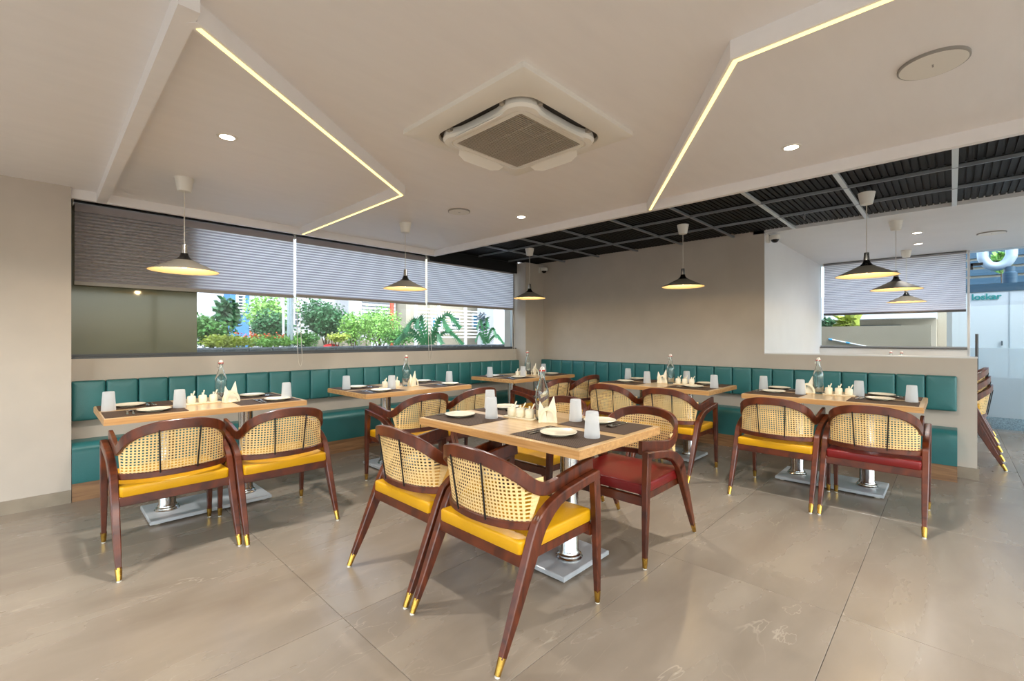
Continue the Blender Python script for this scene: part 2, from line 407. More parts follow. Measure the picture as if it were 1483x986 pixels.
# walls
struct(B(XMIN, .165, YP, 5.5, 0, 2.6).build('wall_left', 'wall_paint'))
struct(B(XMIN, .165, YP - .012, YP, 0, .096).build('baseboard_left', 'stone_skirting'))
wa = struct(B(.165, 5.31, YW, 5.22, 0, 1.085).build('wall_window', 'wall_paint'))
struct(B(5.31, XB, YP, 5.3, 0, ZB).build('wall_corner', 'wall_paint'))
struct(B(XB, XB + .12, 1.543, 5.3, 0, ZB + .1).build('wall_back', 'wall_paint'))
hw = struct(B(XB, XB + .12, -.16, 1.543, 0, 1.072).build('wall_half', 'wall_paint'))
B(XB - .004, XB + .124, -.164, 1.543, 1.072, 1.084).build('wall_cap', 'bay_white', hw)
B(XB - .012, XB, -.16, -.035, 0, .10).build('skirting', 'stone_skirting', hw); B(XB - .012, XB + .13, -.172, -.16, 0, .10).build('skirting', 'stone_skirting', hw)
struct(B(XB + .12, XF + .12, 1.543, 1.66, 0, ZB + .1).build('wall_bay', 'bay_white'))
B(XB - .001, XB + .12, 1.5395, 1.543, 1.084, ZB).build('jamb_face', 'bay_white', bpy.data.objects['wall_bay'])
struct(B(XB, XF + .3, YMIN, 1.66, ZB, ZB + .12).build('ceiling_bay', 'bay_white'))
wr = struct(B(XMIN - .15, XMIN, YMIN, 5.5, 2.3, 2.62).build('wall_rear', 'wall_paint'))
B(XMIN - .15, XMIN, YMIN, 5.5, 0, .25).build('upstand', 'wall_paint', wr)
ws = struct(B(XMIN, 9.2, YMIN - .15, YMIN, 2.3, 2.62).build('wall_side', 'wall_paint'))
B(XMIN, 9.2, YMIN - .15, YMIN, 0, .25).build('upstand', 'wall_paint', ws)
w4 = struct(B(XMIN - .08, XMIN - .07, YMIN, 5.0, .25, 2.3).build('added_window_4', 'window_glass'))  # unseen glazing behind the camera, added to bring daylight onto the ceiling
for k in range(6): B(XMIN - .1, XMIN - .05, YMIN + k*1.7, YMIN + k*1.7 + .05, .25, 2.3).build('mullion', 'alu', w4)
w5 = struct(B(XMIN, 9.0, YMIN - .08, YMIN - .07, .25, 2.3).build('added_window_5', 'window_glass'))  # second glass wall out of view, added for more daylight inside
for k in range(8): B(XMIN + k*1.7, XMIN + k*1.7 + .05, YMIN - .1, YMIN - .05, .25, 2.3).build('mullion', 'alu', w5)
struct(B(XMIN - .2, XF + .35, YMIN - .2, 5.5, 2.62, 2.8).build('roof_slab', 'wall_paint'))

# long window: header, frame, panes, dark backed pane at the left
w1 = struct(B(.165, 5.31, 5.10, 5.22, ZR + .02, 2.62).build('window_1', 'black_paint'))
B(.165, 5.31, 5.0, 5.10, ZB, 2.62).build('header_top', 'black_paint', w1)
B(3.62, 5.31, 5.015, 5.03, 2.29, ZB + .06).build('header_board', 'black_paint', w1)
B(.165, 5.31, YW, 5.22, 1.085, 1.098).build('window_sill', 'dark_frame', w1)
B(.165, 5.31, 5.10, 5.14, 1.098, 1.12).build('window_frame', 'dark_frame', w1)
B(5.285, 5.31, 5.09, 5.14, 1.12, ZR + .02).build('window_frame', 'alu', w1)
for a, b in ((1.03, 1.888), (1.892, 3.583), (3.587, 5.285)):
    B(a, b, 5.116, 5.124, 1.12, ZR + .02).build('pane', 'window_glass', w1)
B(.165, 1.026, 5.114, 5.126, 1.12, ZR + .02).build('pane', 'olive_panel', w1)['label'] = 'dark olive glass pane with a wall behind it'
struct(B(-.6, 1.03, 5.18, 5.42, 0, 2.62).build('wall_outer_pier', 'white_paint'))

# bay window
w2 = struct(B(XF, XF + .12, -.15, 1.543, 0, 1.098).build('window_2', 'bay_white'))
B(XF - .02, XF + .12, -.15, 1.543, 1.098, 1.112).build('window_sill', 'dark_frame', w2)
B(XF + .04, XF + .08, -.15, 1.543, 1.112, 1.135).build('window_frame', 'alu', w2)
B(XF + .03, XF + .09, -.175, -.15, 0, ZB).build('window_frame', 'bay_white', w2)
B(XF + .056, XF + .064, -.15, 1.543, 1.135, ZB).build('pane', 'window_glass', w2)
d1 = struct(B(XF + .05, XF + .06, -1.25, -.18, .02, ZB - .005).build('door_1', 'door_glass'))
B(XF + .046, XF + .0495, -1.25, -.18, .20, 1.12).build('frosted_film', 'frosted_film', d1)
B(XF + .03, XF + .08, -.30, -.18, 2.24, 2.275).build('patch_fitting', 'dark_frame', d1)
B(XF + .03, XF + .08, -.205, -.18, 2.19, 2.275).build('patch_fitting', 'dark_frame', d1)
MB().tube([(XF - .02, -.24, .75), (XF - .02, -.24, 1.31)], .016, 10).build('door_handle', 'dark_frame', d1)
for z in (.85, 1.2): MB().tube([(XF - .02, -.24, z), (XF + .05, -.24, z)], .008, 8).build('handle_stud', 'dark_frame', d1)
d2 = struct(B(XF + .05, XF + .06, YMIN, -1.26, .02, ZB - .005).build('window_3', 'door_glass'))

# ------------------------------------------------------------------ blinds
def blind(Lx, z0, zt, loc, rz, label, band=.06):
    t = thing('window_blind', label, 'blind', loc, rz, 'pleated window blinds')
    m = MB(); zs = zt - band; n = round((zs - z0 - .03) / .027); p = (zs - z0 - .03) / n
    vs = []; fs = []
    for k in range(n * 2 + 1):
        z = z0 + .03 + p * k / 2; dy = -.003 if k % 2 else .001
        vs += [(0, dy, z), (Lx, dy, z)]
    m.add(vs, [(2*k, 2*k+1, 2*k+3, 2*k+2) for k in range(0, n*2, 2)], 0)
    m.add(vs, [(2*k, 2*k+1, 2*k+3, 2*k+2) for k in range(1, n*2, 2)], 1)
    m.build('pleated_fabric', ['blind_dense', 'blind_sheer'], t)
    MB().box(0, Lx, -.004, .002, zs, zt).build('fabric_band', 'blind_band', t)
    MB().box(-.002, Lx + .002, -.012, .008, z0, z0 + .03).build('bottom_bar', 'grey_plastic' if rz == 0 else 'dark_frame', t)
    MB().tube([(-.005, .018, zt + .005), (Lx + .005, .018, zt + .005)], .02, 12).build('roller_tube', 'alu', t, smooth=40)
    for xx in (-.012, Lx + .006):
        MB().box(xx, xx + .006, -.01, .04, zt - .02, zt + .03).build('bracket', 'white_plastic', t)
    return t
bl = [blind(1.684, 1.68, 2.335, (.192, 5.055, 0), 0, 'leftmost grey pleated blind half lowered over the dark backed pane'),
      blind(1.662, 1.692, 2.335, (1.907, 5.055, 0), 0, 'middle pleated blind of the long window glowing with daylight'),
      blind(1.66, 1.70, 2.335, (3.603, 5.055, 0), 0, 'pleated blind of the long window nearest the corner')]
blind(1.62, 1.615, 2.425, (XF - .03, 1.485, 0), -R(90), 'pleated blind over the bay window beyond the wall opening', .012)
def cord(x, zlow, zt=1.7):
    p = [(x, 5.02, zt), (x + .004, 5.02, 1.3), (x + .012, 5.015, zlow + .08), (x + .03, 5.01, zlow), (x + .05, 5.012, zlow + .04), (x + .052, 5.018, zlow + .15), (x + .02, 5.02, zt)]
    return MB().tube(cr(p, 6), .003, 5).build('pull_cord', 'cord_white')
tag(cord(1.90, .955), 'looped white pull cord hanging between the left and middle blinds', 'cord', 'blind pull cords')
tag(cord(3.59, .955), 'looped white pull cord hanging between the middle and corner blinds', 'cord', 'blind pull cords')
tag(cord(5.20, 1.02), 'white pull cord hanging at the corner end of the long window', 'cord', 'blind pull cords')

# ------------------------------------------------------------------ banquettes
def bench(name, L, n, depth, label, loc, rz):
    """local x along the wall, seat front at y=0, wall at y=depth"""
    t = thing(name, label, 'bench', loc, rz, 'teal wall benches')
    z0, z1, r = .14, .445, .085; prof = [(depth, z0), (0, z0), (-.004, z0 + .03), (-.004, z1 - r)]
    for k in range(1, 9): a = R(90 * k / 8); prof.append((-.004 + r * (1 - math.cos(a)), z1 - r + r * math.sin(a)))
    prof += [(depth, z1)]
    k = 3 if L > 5 else 2
    for i in range(k):
        MB().prism(prof[::-1], 'x', L*i/k + (.003 if i else 0), L*(i+1)/k - (.003 if i < k-1 else 0)).build('seat_pad', 'teal', t, smooth=35)
    MB().box(0, L, .008, depth, 0, z0).build('plinth', 'plinth_wood', t)
    p = L / n; me = MB().pad(p - .004, .315, .072, .02, .004, rc=.012).xf(Matrix.Rotation(R(90), 4, 'X')).mesh('back_cushion', 'teal', 35)
    for i in range(n): link('back_cushion', me, t, (p*(i+.5), depth - .002, .753))
    return t
bench('banquette_bench', 5.31 - .168, 25, YW - 4.815, 'long teal upholstered bench running under the window', (.168, 4.815, 0), 0)
b2 = bench('banquette_bench', YP - .002 + .033, 23, XB - 5.515, 'teal upholstered bench running along the back wall and half wall', (5.515, YP - .002, 0), -R(90))

# ------------------------------------------------------------------ cane-back armchair
def rbox(sx, sy, sz, r):
    m = MB(); x, y, z = sx/2, sy/2, sz/2
    return m
HOOP = [(.246,.315,.650),(.247,.15,.634),(.250,.02,.618),(.251,-.05,.622),(.246,-.115,.652),(.228,-.172,.698),(.178,-.220,.737),(.095,-.246,.760),(0,-.253,.766)]
def make_chair(seat_mat, label):
    t = thing('dining_chair', label, 'chair')
    for sx in (1, -1):
        x = .277 * sx
        P = [(x,.322,.055),(x,.316,.25),(x,.308,.45),(x,.298,.6),(x,.296,.625)]
        f = MB().sweep(P, (1,0,0), [.012,.016,.018,.019,.019], [.013,.018,.021,.023,.022]).build('leg', 'chair_wood', t, smooth=30)
        pr = [(-.102,.49),(-.13,.44),(-.175,.343),(-.255,.172),(-.312,.055)]
        r = MB().sweep([(x, a, b) for a, b in pr], (1,0,0), [.019,.019,.0185,.016,.012], [.036,.034,.029,.021,.014]).build('leg', 'chair_wood', t, smooth=30)
        pa = [(.318,.612),(.25,.606),(.16,.594),(.08,.582),(.02,.567),(-.03,.545),(-.07,.517),(-.102,.49),(-.118,.4615)]
        MB().sweep([(x, a, b) for a, b in pa], (1,0,0), .019, [.020,.020,.0205,.0215,.024,.029,.034,.036,.035]).build('arm', 'chair_wood', t, smooth=30)
        for leg, (ya, za, yb, zb) in ((f, (.324,.006,.322,.062)), (r, (-.336,.006,-.309,.062))):
            MB().tube([(x,ya,za),(x,yb,zb)], [.0125,.0165], 10).build('foot_cap', 'brass', leg, smooth=40)
            MB().tube([(x,ya,0),(x,ya,.008)], .0105, 8).build('glide', 'nylon', leg)
        MB().sweep([(x - .035*sx, .30, .368), (x - .035*sx, -.165, .368)], (1,0,0), .012, .021).build('side_rail', 'chair_wood', t)
    MB().sweep([(-.262,-.178,.366),(.262,-.178,.366)], (0,1,0), .013, .026).build('rear_rail', 'chair_wood', t)
    MB().sweep([(-.262,.292,.352),(.262,.292,.352)], (0,1,0), .013, .026).build('front_rail', 'chair_wood', t)
    pts = cr(HOOP, 5); pts = pts + [Vector((-p.x, p.y, p.z)) for p in pts[-2::-1]]; n = len(pts)
    zc = lambda tt: (0, 0, 1)
    hh = [.030 + .008 * max(0, 1 - min(i, n-1-i)/8) - .002 for i in range(n)]
    MB().sweep(pts, zc, hh, [.0115] * n, ch=.3).build('back_hoop', 'chair_wood', t, smooth=30)
    low = cr([(-.264,-.105,.490),(-.228,-.148,.490),(-.14,-.193,.490),(0,-.212,.490),(.14,-.193,.490),(.228,-.148,.490),(.264,-.105,.490)], 5)
    MB().sweep(low, zc, .0165, .011, ch=.3).build('lower_rail', 'chair_wood', t, smooth=30)
    # woven cane: a curved sheet with a real hole in every cell
    back = [p for p in pts if p.y < -.04]
    def interp(C, x):
        C = sorted(C, key=lambda q: q.x)
        for a, b in zip(C, C[1:]):
            if a.x <= x <= b.x: k = (x - a.x) / max(b.x - a.x, 1e-9); return a.y + (b.y-a.y)*k, a.z + (b.z-a.z)*k
        return (C[0].y, C[0].z) if x < C[0].x else (C[-1].y, C[-1].z)
    m = MB(); nx, nz = 31, 17; px, pz = .502 / nx, .0158; idx = {}; vs = []; fs = []
    def S(x, z):
        yt, zt = interp(back, x); yb, _ = interp(low, x); k = min(1.1, max(0, (z - .495) / max(zt - .495, .02))); return (x, yb + (yt - yb) * k + .002, z)
    def V(i, j, u=0, v=0):
        k = (i, j, u, v)
        if k not in idx: idx[k] = len(vs); vs.append(S(-.251 + (i + u) * px, .497 + (j + v) * pz))
        return idx[k]
    for i in range(nx):
        zt = interp(back, -.251 + (i + .5) * px)[1]
        for j in range(nz):
            if .497 + (j + .5) * pz > zt: break
            h = .24; o = [V(i,j), V(i+1,j), V(i+1,j+1), V(i,j+1)]
            q = [V(i,j,h,h), V(i,j,1-h,h), V(i,j,1-h,1-h), V(i,j,h,1-h)]
            fs += [(o[k], o[(k+1) % 4], q[(k+1) % 4], q[k]) for k in range(4)]
    m.add(vs, fs).build('cane_panel', 'cane', t, smooth=60)
    for sx in (1, -1):
        MB().tube([(.098*sx,-.258,.742),(.088*sx,-.222,.497)], .0042, 6).build('back_rod', 'rod_black', t, smooth=60)
    MB().pad(.518, .50, .056, .010, .005, rc=.016).build('seat', seat_mat, t, loc=(0, .055, .390), smooth=40)
    return t
CG = 'cane-back armchairs'
yel = make_chair('yellow', ''); red = make_chair('red', '')
used = set()
def chair(x, y, rz, seat, label, z=0, g=CG):
    src = yel if seat == 'y' else red
    if seat not in used:
        used.add(seat); src.location = (x, y, z); src.rotation_euler = (0, 0, rz); src['label'] = label; src['group'] = g; return src
    return dup(src, (x, y, z), rz, label, g)
PX, MX = -R(90), R(90)      # facing +X, facing -X
chair(.553, 3.418, R(1), 'y', 'yellow-seated cane armchair nearest the left pillar')
chair(1.150, 3.378, -R(1), 'y', 'yellow-seated cane armchair at the leftmost table, right of its pair')
chair(2.275, 3.39, 0, 'y', 'yellow-seated cane armchair at the middle window table, left of its pair')
chair(2.87, 3.40, 0, 'r', 'red-seated cane armchair at the middle window table, half hidden by foreground cups')
chair(4.22, 3.50, 0, 'y', 'left cane armchair at the far corner table')
chair(4.83, 3.50, 0, 'y', 'right cane armchair at the far corner table')
chair(1.508, 1.484, PX, 'y', 'yellow-seated cane armchair closest to the viewer, back turned, at the foreground table')
chair(1.512, 2.10, PX, 'y', 'yellow-seated cane armchair just left of the closest chair at the foreground table')
chair(2.60, 1.475, MX, 'r', 'red-seated cane armchair facing the viewer across the foreground table')
chair(2.66, 2.20, MX, 'y', 'yellow-seated cane armchair across the foreground table, behind the bottle and napkins')
chair(4.20, 2.52, PX, 'y', 'left cane armchair at the table under the plain back wall')
chair(4.21, 1.915, PX, 'y', 'yellow-seated cane armchair at the back wall table, just behind the red foreground chair')
chair(4.16, 1.005, PX, 'y', 'yellow-seated cane armchair at the table below the wall opening')
chair(4.175, .402, PX, 'r', 'red-seated cane armchair at the table below the wall opening')
for k in range(3):
    chair(6.585, -.03 + k*.015, 0, 'y', ['lowest', 'middle', 'topmost'][k] + ' chair of the stack behind the half wall', z=k*.085, g='stacked chairs behind the half wall')

chair(8.2, -.06, 0, 'y', 'cane armchair in the bay, farthest right beyond the stack')

# ------------------------------------------------------------------ tables
TL, TW, TZ = 1.22, .77, .755
def make_table(label, loc, rz, off=(0, 0)):
    t = thing('dining_table', label, 'table', loc, rz, 'oak pedestal tables')
    x, y = TL/2, TW/2
    e = .004
    MB().box(-x, x, -y, y, TZ - .042, TZ - .004).build('table_edge', 'edge_oak', t)
    MB().prism([(-x+e,-y+e),(x-e,-y+e),(x-e,y-e),(-x+e,y-e)], 'z', TZ - .004, TZ).build('table_top', 'table_oak', t)
    bx, by = off
    m = MB(); m.add([(bx-.375,by-.21,.012),(bx+.375,by-.21,.012),(bx+.375,by+.21,.012),(bx-.375,by+.21,.012),
                     (bx-.375,by-.21,.032),(bx+.375,by-.21,.032),(bx+.375,by+.21,.032),(bx-.375,by+.21,.032),
                     (bx-.37,by-.205,.036),(bx+.37,by-.205,.036),(bx+.37,by+.205,.036),(bx-.37,by+.205,.036)],
        [(0,3,2,1),(8,9,10,11)] + [(i,(i+1)%4,(i+1)%4+4,i+4) for i in range(4)] + [(i+4,(i+1)%4+4,(i+1)%4+8,i+8) for i in range(4)])
    m.build('base_plate', 'steel_plate', t)
    for sx in (-1, 1):
        prof = [(.074,0),(.075,.006),(.068,.012),(.067,.02),(.058,.026),(.056,.036),(.051,.042),(.0505,.60),(.0505,.655),(.058,.66),(.060,.672)]
        MB().lathe(prof, 32, (bx + .25*sx, by, .036)).build('column', 'chrome', t, smooth=40)
        MB().box(bx+.25*sx-.1, bx+.25*sx+.1, by-.1, by+.1, .708, TZ-.042).build('mount_plate', 'dark_frame', t)
        for sy in (-1, 1):
            MB().lathe([(.02,0),(.02,.012)], 12, (bx+.33*sx, by+.165*sy, 0)).build('levelling_foot', 'nylon', t)
    return t
TABLES = {
 'T1': ((.88, 4.115), 0, (0, -.09), 'oak-topped table beside the left pillar', 'leftmost table'),
 'T2': ((2.60, 4.09), 0, (0, -.10), 'oak-topped table at the middle of the long window', 'middle window table'),
 'T3': ((4.53, 4.14), 0, (0, 0), 'oak-topped table in the far corner', 'far corner table'),
 'T4': ((2.035, 1.79), PX, (0, .02), 'oak-topped table in the foreground with chairs on both sides', 'foreground table'),
 'T5': ((4.74, 2.25), PX, (0, 0), 'oak-topped table under the plain back wall', 'back wall table'),
 'T6': ((4.77, .755), PX, (0, -.03), 'oak-topped table below the wall opening', 'table below the wall opening'),
}
for k, (c, rz, off, lab, _) in TABLES.items(): make_table(lab, (c[0], c[1], 0), rz, off)
make_table('table in the bay beyond the half wall, mostly hidden', (8.0, .62, 0), PX)

# ------------------------------------------------------------------ tableware prototypes (meshes)
def lathe_mesh(name, prof, m, n=28, **k): return MB().lathe(prof, n, **k).mesh(name, m, 35)
plate_me = lathe_mesh('side_plate', [(.052,0),(.055,.003),(.078,.009),(.094,.0145),(.0955,.0165),(.094,.018),(.076,.0125),(.056,.0075),(.03,.0065),(.0,.0065)], 'ceramic', 36, cap1=False)
cup_me = lathe_mesh('tumbler', [(.0385,0),(.0395,.003),(.0385,.02),(.0325,.118),(.0315,.126),(.029,.129),(.0,.129)], 'frosted', 24, cap0=False, cap1=False)
pot_me = lathe_mesh('pot_body', [(.022,0),(.025,.002),(.0275,.01),(.0285,.03),(.0275,.045),(.026,.047),(.023,.047)], 'ceramic', 20)
lid_me = lathe_mesh('lid', [(.0275,.047),(.028,.05),(.02,.056),(.006,.058),(.004,.064),(.007,.068),(.006,.073),(.0,.075)], 'ceramic', 20, cap1=False)
def bottle_meshes():
    g = MB().lathe([(.036,0),(.0405,.004),(.042,.012),(.042,.155),(.040,.175),(.032,.205),(.022,.232),(.0165,.25),(.0145,.272),(.0145,.288),(.0175,.29),(.0175,.299),(.0145,.301),(.011,.300),(.0115,.272),(.0135,.25),(.019,.231),(.029,.203),(.037,.174),(.039,.155),(.039,.014),(.036,.008),(.0,.012)], 28, cap1=False).mesh('glass_body', 'bottle_glass', 30)
    c = MB().lathe([(.0125,.299),(.0165,.301),(.0165,.307),(.014,.309),(.0135,.317),(.008,.3225),(.0,.3235)], 18, cap1=False)
    cm = c.mesh('stopper', 'cap_white', 30)
    ring = MB().lathe([(.0155,.2945),(.0185,.2955),(.0185,.3035),(.0155,.3045)], 18).mesh('gasket', 'cap_red', 30)
    wire = MB()
    for s in (-1, 1): wire.tube(cr([(.002*s,0,.322),(.017*s,.004,.315),(.021*s,.014,.29),(.019*s,.017,.262),(.016*s,.002,.268)], 4), .0013, 5)
    return g, cm, ring, wire.mesh('clip_wire', 'cutlery', 40)
BOT = bottle_meshes()
mat_me = MB().box(-.215,.215,-.16,.16,0,.0022).mesh('placemat', 'woven_mat')
def tray_mesh():
    m = MB(); m.pad(.235, .082, .009, .003, 0, rc=.012); return m.mesh('pot_tray', 'tray_white', 40)
tray_me = tray_mesh()
def fork_mesh():
    m = MB(); pts = [(0,-.095,.003),(0,-.02,.004),(0,.035,.007),(0,.055,.006)]
    m.sweep(cr(pts, 4), (1,0,0), [.0065]*4+[.0042]*4+[.006]*5, .0011)
    for k in range(4): m.bar(((k-1.5)*.0055,.052,.006), ((k-1.5)*.0055,.098,.009), .0028, .0014)
    m.bar((-.011,.053,.006), (.011,.053,.006), .007, .0016); return m.mesh('fork', 'cutlery', 50)
def spoon_mesh():
    m = MB(); pts = [(0,-.095,.003),(0,-.02,.004),(0,.04,.008),(0,.056,.005)]
    m.sweep(cr(pts, 4), (1,0,0), [.0065]*4+[.0042]*4+[.004]*5, .0011)
    vs = []; n = 14
    for r, z in ((1, .0075), (.75, .0035), (.4, .0012), (.02, .0008)):
        for k in range(n): a = 2*math.pi*k/n; vs.append((.0185*r*math.cos(a), .078 + .028*r*math.sin(a), z))
    m.add(vs, [(i*n+k, i*n+(k+1) % n, (i+1)*n+(k+1) % n, (i+1)*n+k) for i in range(3) for k in range(n)]); return m.mesh('spoon', 'cutlery', 50)
fork_me, spoon_me = fork_mesh(), spoon_mesh()
def holder_meshes():
    arch = []
    for y in (-.024, .024):
        m = MB(); P = [(.047*math.cos(R(a)), y, .006 + .076*math.sin(R(a))) for a in range(0, 181, 12)]
        m.sweep(P, (0,1,0), .003, .008); arch.append(m.mesh('arch_side', 'tray_white', 40))
    base = MB().pad(.114, .062, .007, .002, 0, rc=.01).mesh('holder_base', 'tray_white', 40)
    naps = []
    for pol, y in (([(-.054,.007),(-.006,.007),(-.010,.06),(-.047,.128),(-.058,.06)], -.009), ([(-.012,.007),(.05,.007),(.051,.06),(.036,.158),(.0,.082)], .009)):
        m = MB(); m.prism(pol, 'y', y - .004, y + .004); naps.append(m.mesh('napkin', 'napkin'))
    return base, arch, naps
HB, HA, HN = holder_meshes()

def world(t, x, y, z=0):
    c, rz = TABLES[t][0], TABLES[t][1]
    return (c[0] + x*math.cos(rz) - y*math.sin(rz), c[1] + x*math.sin(rz) + y*math.cos(rz), TZ + z)
def simple(name, me, t, x, y, rot, label, cat, group, z=0):
    o = link(name, me, None, world(t, x, y, z), TABLES[t][1] + rot); return tag(o, label, cat, group)
SIDE = {'F': 'chair side', 'B': 'bench side'}; END = {'L': 'left end', 'R': 'right end'}
SIDE4 = {'F': 'yellow chairs side', 'B': 'red chair side'}
def side(t, k): return (SIDE4 if t == 'T4' else SIDE)[k[0]]
MATPOS = {'FL': (-.385,-.195), 'FR': (.365,-.195), 'BL': (-.385,.2), 'BR': (.365,.2)}
LAY = {   # plates and cups per place, tray, bottle, napkin holder in table axes
 'T1': dict(p={'FL': (-.34,-.21), 'FR': (.44,-.23), 'BL': (-.43,.19), 'BR': (.38,.19)}, c={'FL': (-.19,-.16), 'FR': (.53,-.17), 'BL': (-.555,.03)}, tray=(-.02,-.01), bot=(.12,.07), nap=(.15,-.09)),
 'T2': dict(p={'FL': (-.38,-.24), 'FR': (.45,-.22), 'BL': (-.40,.19), 'BR': (.42,.24)}, c={'FL': (-.2,-.13), 'BL': (-.53,.15), 'FR': (.55,-.08)}, tray=(-.13,0), bot=(.05,.0), nap=(.08,-.08)),
 'T3': dict(p={'FL': (-.36,-.22), 'FR': (.37,-.17), 'BL': (-.44,.16), 'BR': (.42,.22)}, c={'FL': (-.16,-.12), 'BL': (-.545,.10), 'BR': (.47,.06)}, tray=(-.09,-.02), bot=(.14,.07), nap=(.10,-.1)),
 'T4': dict(p={'FL': (-.46,-.18), 'FR': (.34,-.19), 'BL': (-.48,.25), 'BR': (.30,.25)}, c={'FL': (-.26,-.095), 'FR': (.5,-.125), 'BL': (-.555,.17), 'BR': (.17,.19)}, tray=(-.135,.035), bot=(-.01,.095), nap=(.075,.045)),
 'T5': dict(p={'FL': (-.42,-.12), 'FR': (.37,-.15), 'BL': (-.47,.25), 'BR': (.34,.25)}, c={'FL': (-.17,-.09), 'FR': (.55,-.09), 'BL': (-.57,.2), 'BR': (.12,.27)}, tray=(.19,.06), bot=(.02,.08), nap=(-.05,.04)),
 'T6': dict(p={'FL': (-.42,-.1), 'FR': (.34,-.09), 'BL': (-.46,.26), 'BR': (.32,.26)}, c={'FL': (-.21,-.10), 'FR': (.53,-.07), 'BL': (-.56,.1), 'BR': (.18,.11)}, tray=(.045,.06), bot=(-.11,.09), nap=(-.185,.06)),
}
for t, d in LAY.items():
    tn = TABLES[t][4]
    for k in ('FL', 'FR', 'BL', 'BR'):
        where = f'{tn}, {END[k[1]]}, {side(t, k)}'
        x, y = MATPOS[k]; simple('placemat', mat_me, t, x, y, R(random.uniform(-1.5, 1.5)), 'dark woven placemat on ' + where, 'placemat', 'woven placemats', .0002)
        x, y = d['p'][k]; simple('side_plate', plate_me, t, x, y, 0, 'cream side plate on ' + where, 'plate', 'cream side plates', .0025)
        if k in d['c']:
            cx, cy = d['c'][k]; simple('tumbler', cup_me, t, cx, cy, 0, 'upturned frosted tumbler on ' + where, 'tumbler', 'frosted tumblers', .0026)
        s = -1 if k[0] == 'F' else 1
        qx = x + (-.14 if k[0] == 'F' else .135); rot = R(random.uniform(-8, 8)) + (0 if s < 0 else R(180))
        simple('fork', fork_me, t, qx, y - .01*s, rot, 'steel fork beside the plate on ' + where, 'fork', 'steel forks', .0025)
        simple('spoon', spoon_me, t, qx + .028*(1 if s < 0 else -1) , y, rot + R(random.uniform(-3, 3)), 'steel spoon beside the plate on ' + where, 'spoon', 'steel spoons', .0025)
    x, y = d['tray']; simple('pot_tray', tray_me, t, x, y, R(3), 'narrow white tray of condiment pots on ' + tn, 'tray', 'condiment trays')
    for i in range(3):
        ca, sa = math.cos(R(3)), math.sin(R(3)); px_, py_ = x + (i-1)*.072*ca, y + (i-1)*.072*sa
        o = thing('condiment_pot', ['left', 'middle', 'right'][i] + ' white lidded condiment pot on the tray of ' + tn, 'pot', world(t, px_, py_, .009), TABLES[t][1], 'condiment pots')
        link('pot_body', pot_me, o); link('lid', lid_me, o)
        a = R(random.uniform(20, 70))
        MB().tube([(.008*math.cos(a), .008*math.sin(a), .045), (.032*math.cos(a), .032*math.sin(a), .088)], [.0035, .005], 7).build('spoon_handle', 'ceramic', o, smooth=50)
    x, y = d['bot']; o = thing('water_bottle', 'clear swing-top glass bottle on ' + tn, 'bottle', world(t, x, y), R(random.uniform(0, 90)), 'swing-top bottles')
    for n_, me in zip(('glass_body', 'stopper', 'gasket', 'clip_wire'), BOT): link(n_, me, o)
    x, y = d['nap']; o = thing('napkin_holder', 'white arched napkin holder on ' + tn, 'napkin holder', world(t, x, y), TABLES[t][1] + R(38 if t == 'T4' else 12), 'napkin holders')
    link('holder_base', HB, o)
    for me in HA: link('arch_side', me, o)
    for i, me in enumerate(HN):
        q = link('folded_napkin', me, None, world(t, x, y, .0), TABLES[t][1] + R(38 if t == 'T4' else 12))
        tag(q, ['shorter', 'taller'][i] + ' folded white napkin in the holder on ' + tn, 'napkin', 'folded napkins')
for x, y, lb in ((8.05, .60, 'left clear bottle just showing above the half wall'), (8.05, .49, 'right clear bottle just showing above the half wall')):
    o = thing('water_bottle', lb, 'bottle', (x, y, TZ), 0, 'swing-top bottles')
    for n_, me in zip(('glass_body', 'stopper', 'gasket', 'clip_wire'), BOT): link(n_, me, o)

# ------------------------------------------------------------------ pendant lamps
def lamp_light(name, kind, energy, col, loc, parent=None, **kw):
    l = bpy.data.lights.new(name, kind); l.energy = energy; l.color = col
    for a, b in kw.items(): setattr(l, a, b)
    o = bpy.data.objects.new(name, l); COL.objects.link(o); o.location = loc; o.parent = parent; return o
def pendant(x, y, zc, rim, label):
    t = thing('pendant_lamp', label, 'lamp', (x, y, 0), 0, 'wide shallow pendant lamps')
    MB().lathe([(.042, zc - .092), (.045, zc - .095), (.060, zc)][::1] if False else [(.010, zc-.1),(.040, zc-.096),(.043, zc-.09),(.060, zc-.001)], 28).build('ceiling_cup', 'white_plastic', t, smooth=40)
    MB().tube([(0,0,zc-.098), (0,0,rim+.19)], .0028, 8).build('cord', 'cord_white', t)
    MB().lathe([(.017, rim+.192),(.0175, rim+.19),(.022, rim+.128)][::-1], 20).build('neck', 'chrome', t, smooth=40)
    MB().lathe([(.022, rim+.13),(.026, rim+.112),(.038, rim+.094),(.060, rim+.079)][::-1], 28, cap0=False).build('collar', 'shade_black', t, smooth=50)
    pr = [(.060, rim+.079),(.1, rim+.058),(.15, rim+.033),(.19, rim+.014),(.2135, rim+.001),(.2145, rim)]
    MB().lathe(pr[::-1], 48, cap0=False, cap1=False).build('shade', 'shade_outer', t, smooth=50)
    MB().lathe([(.212, rim+.0005),(.188, rim+.010),(.148, rim+.028),(.098, rim+.052),(.05, rim+.074),(.0, rim+.076)][::-1], 48, cap0=False, cap1=False).build('shade_lining', 'shade_inner', t, smooth=50)
    MB().lathe([(.0,.0),(.018,.006),(.026,.02),(.024,.036),(.014,.05)], 16, (0,0,rim+.022), cap0=False).build('bulb', 'bulb', t, smooth=60)
    lamp_light('pendant_light', 'POINT', PEND_W, (1, .72, .38), (0, 0, rim + .012), t, shadow_soft_size=.02)
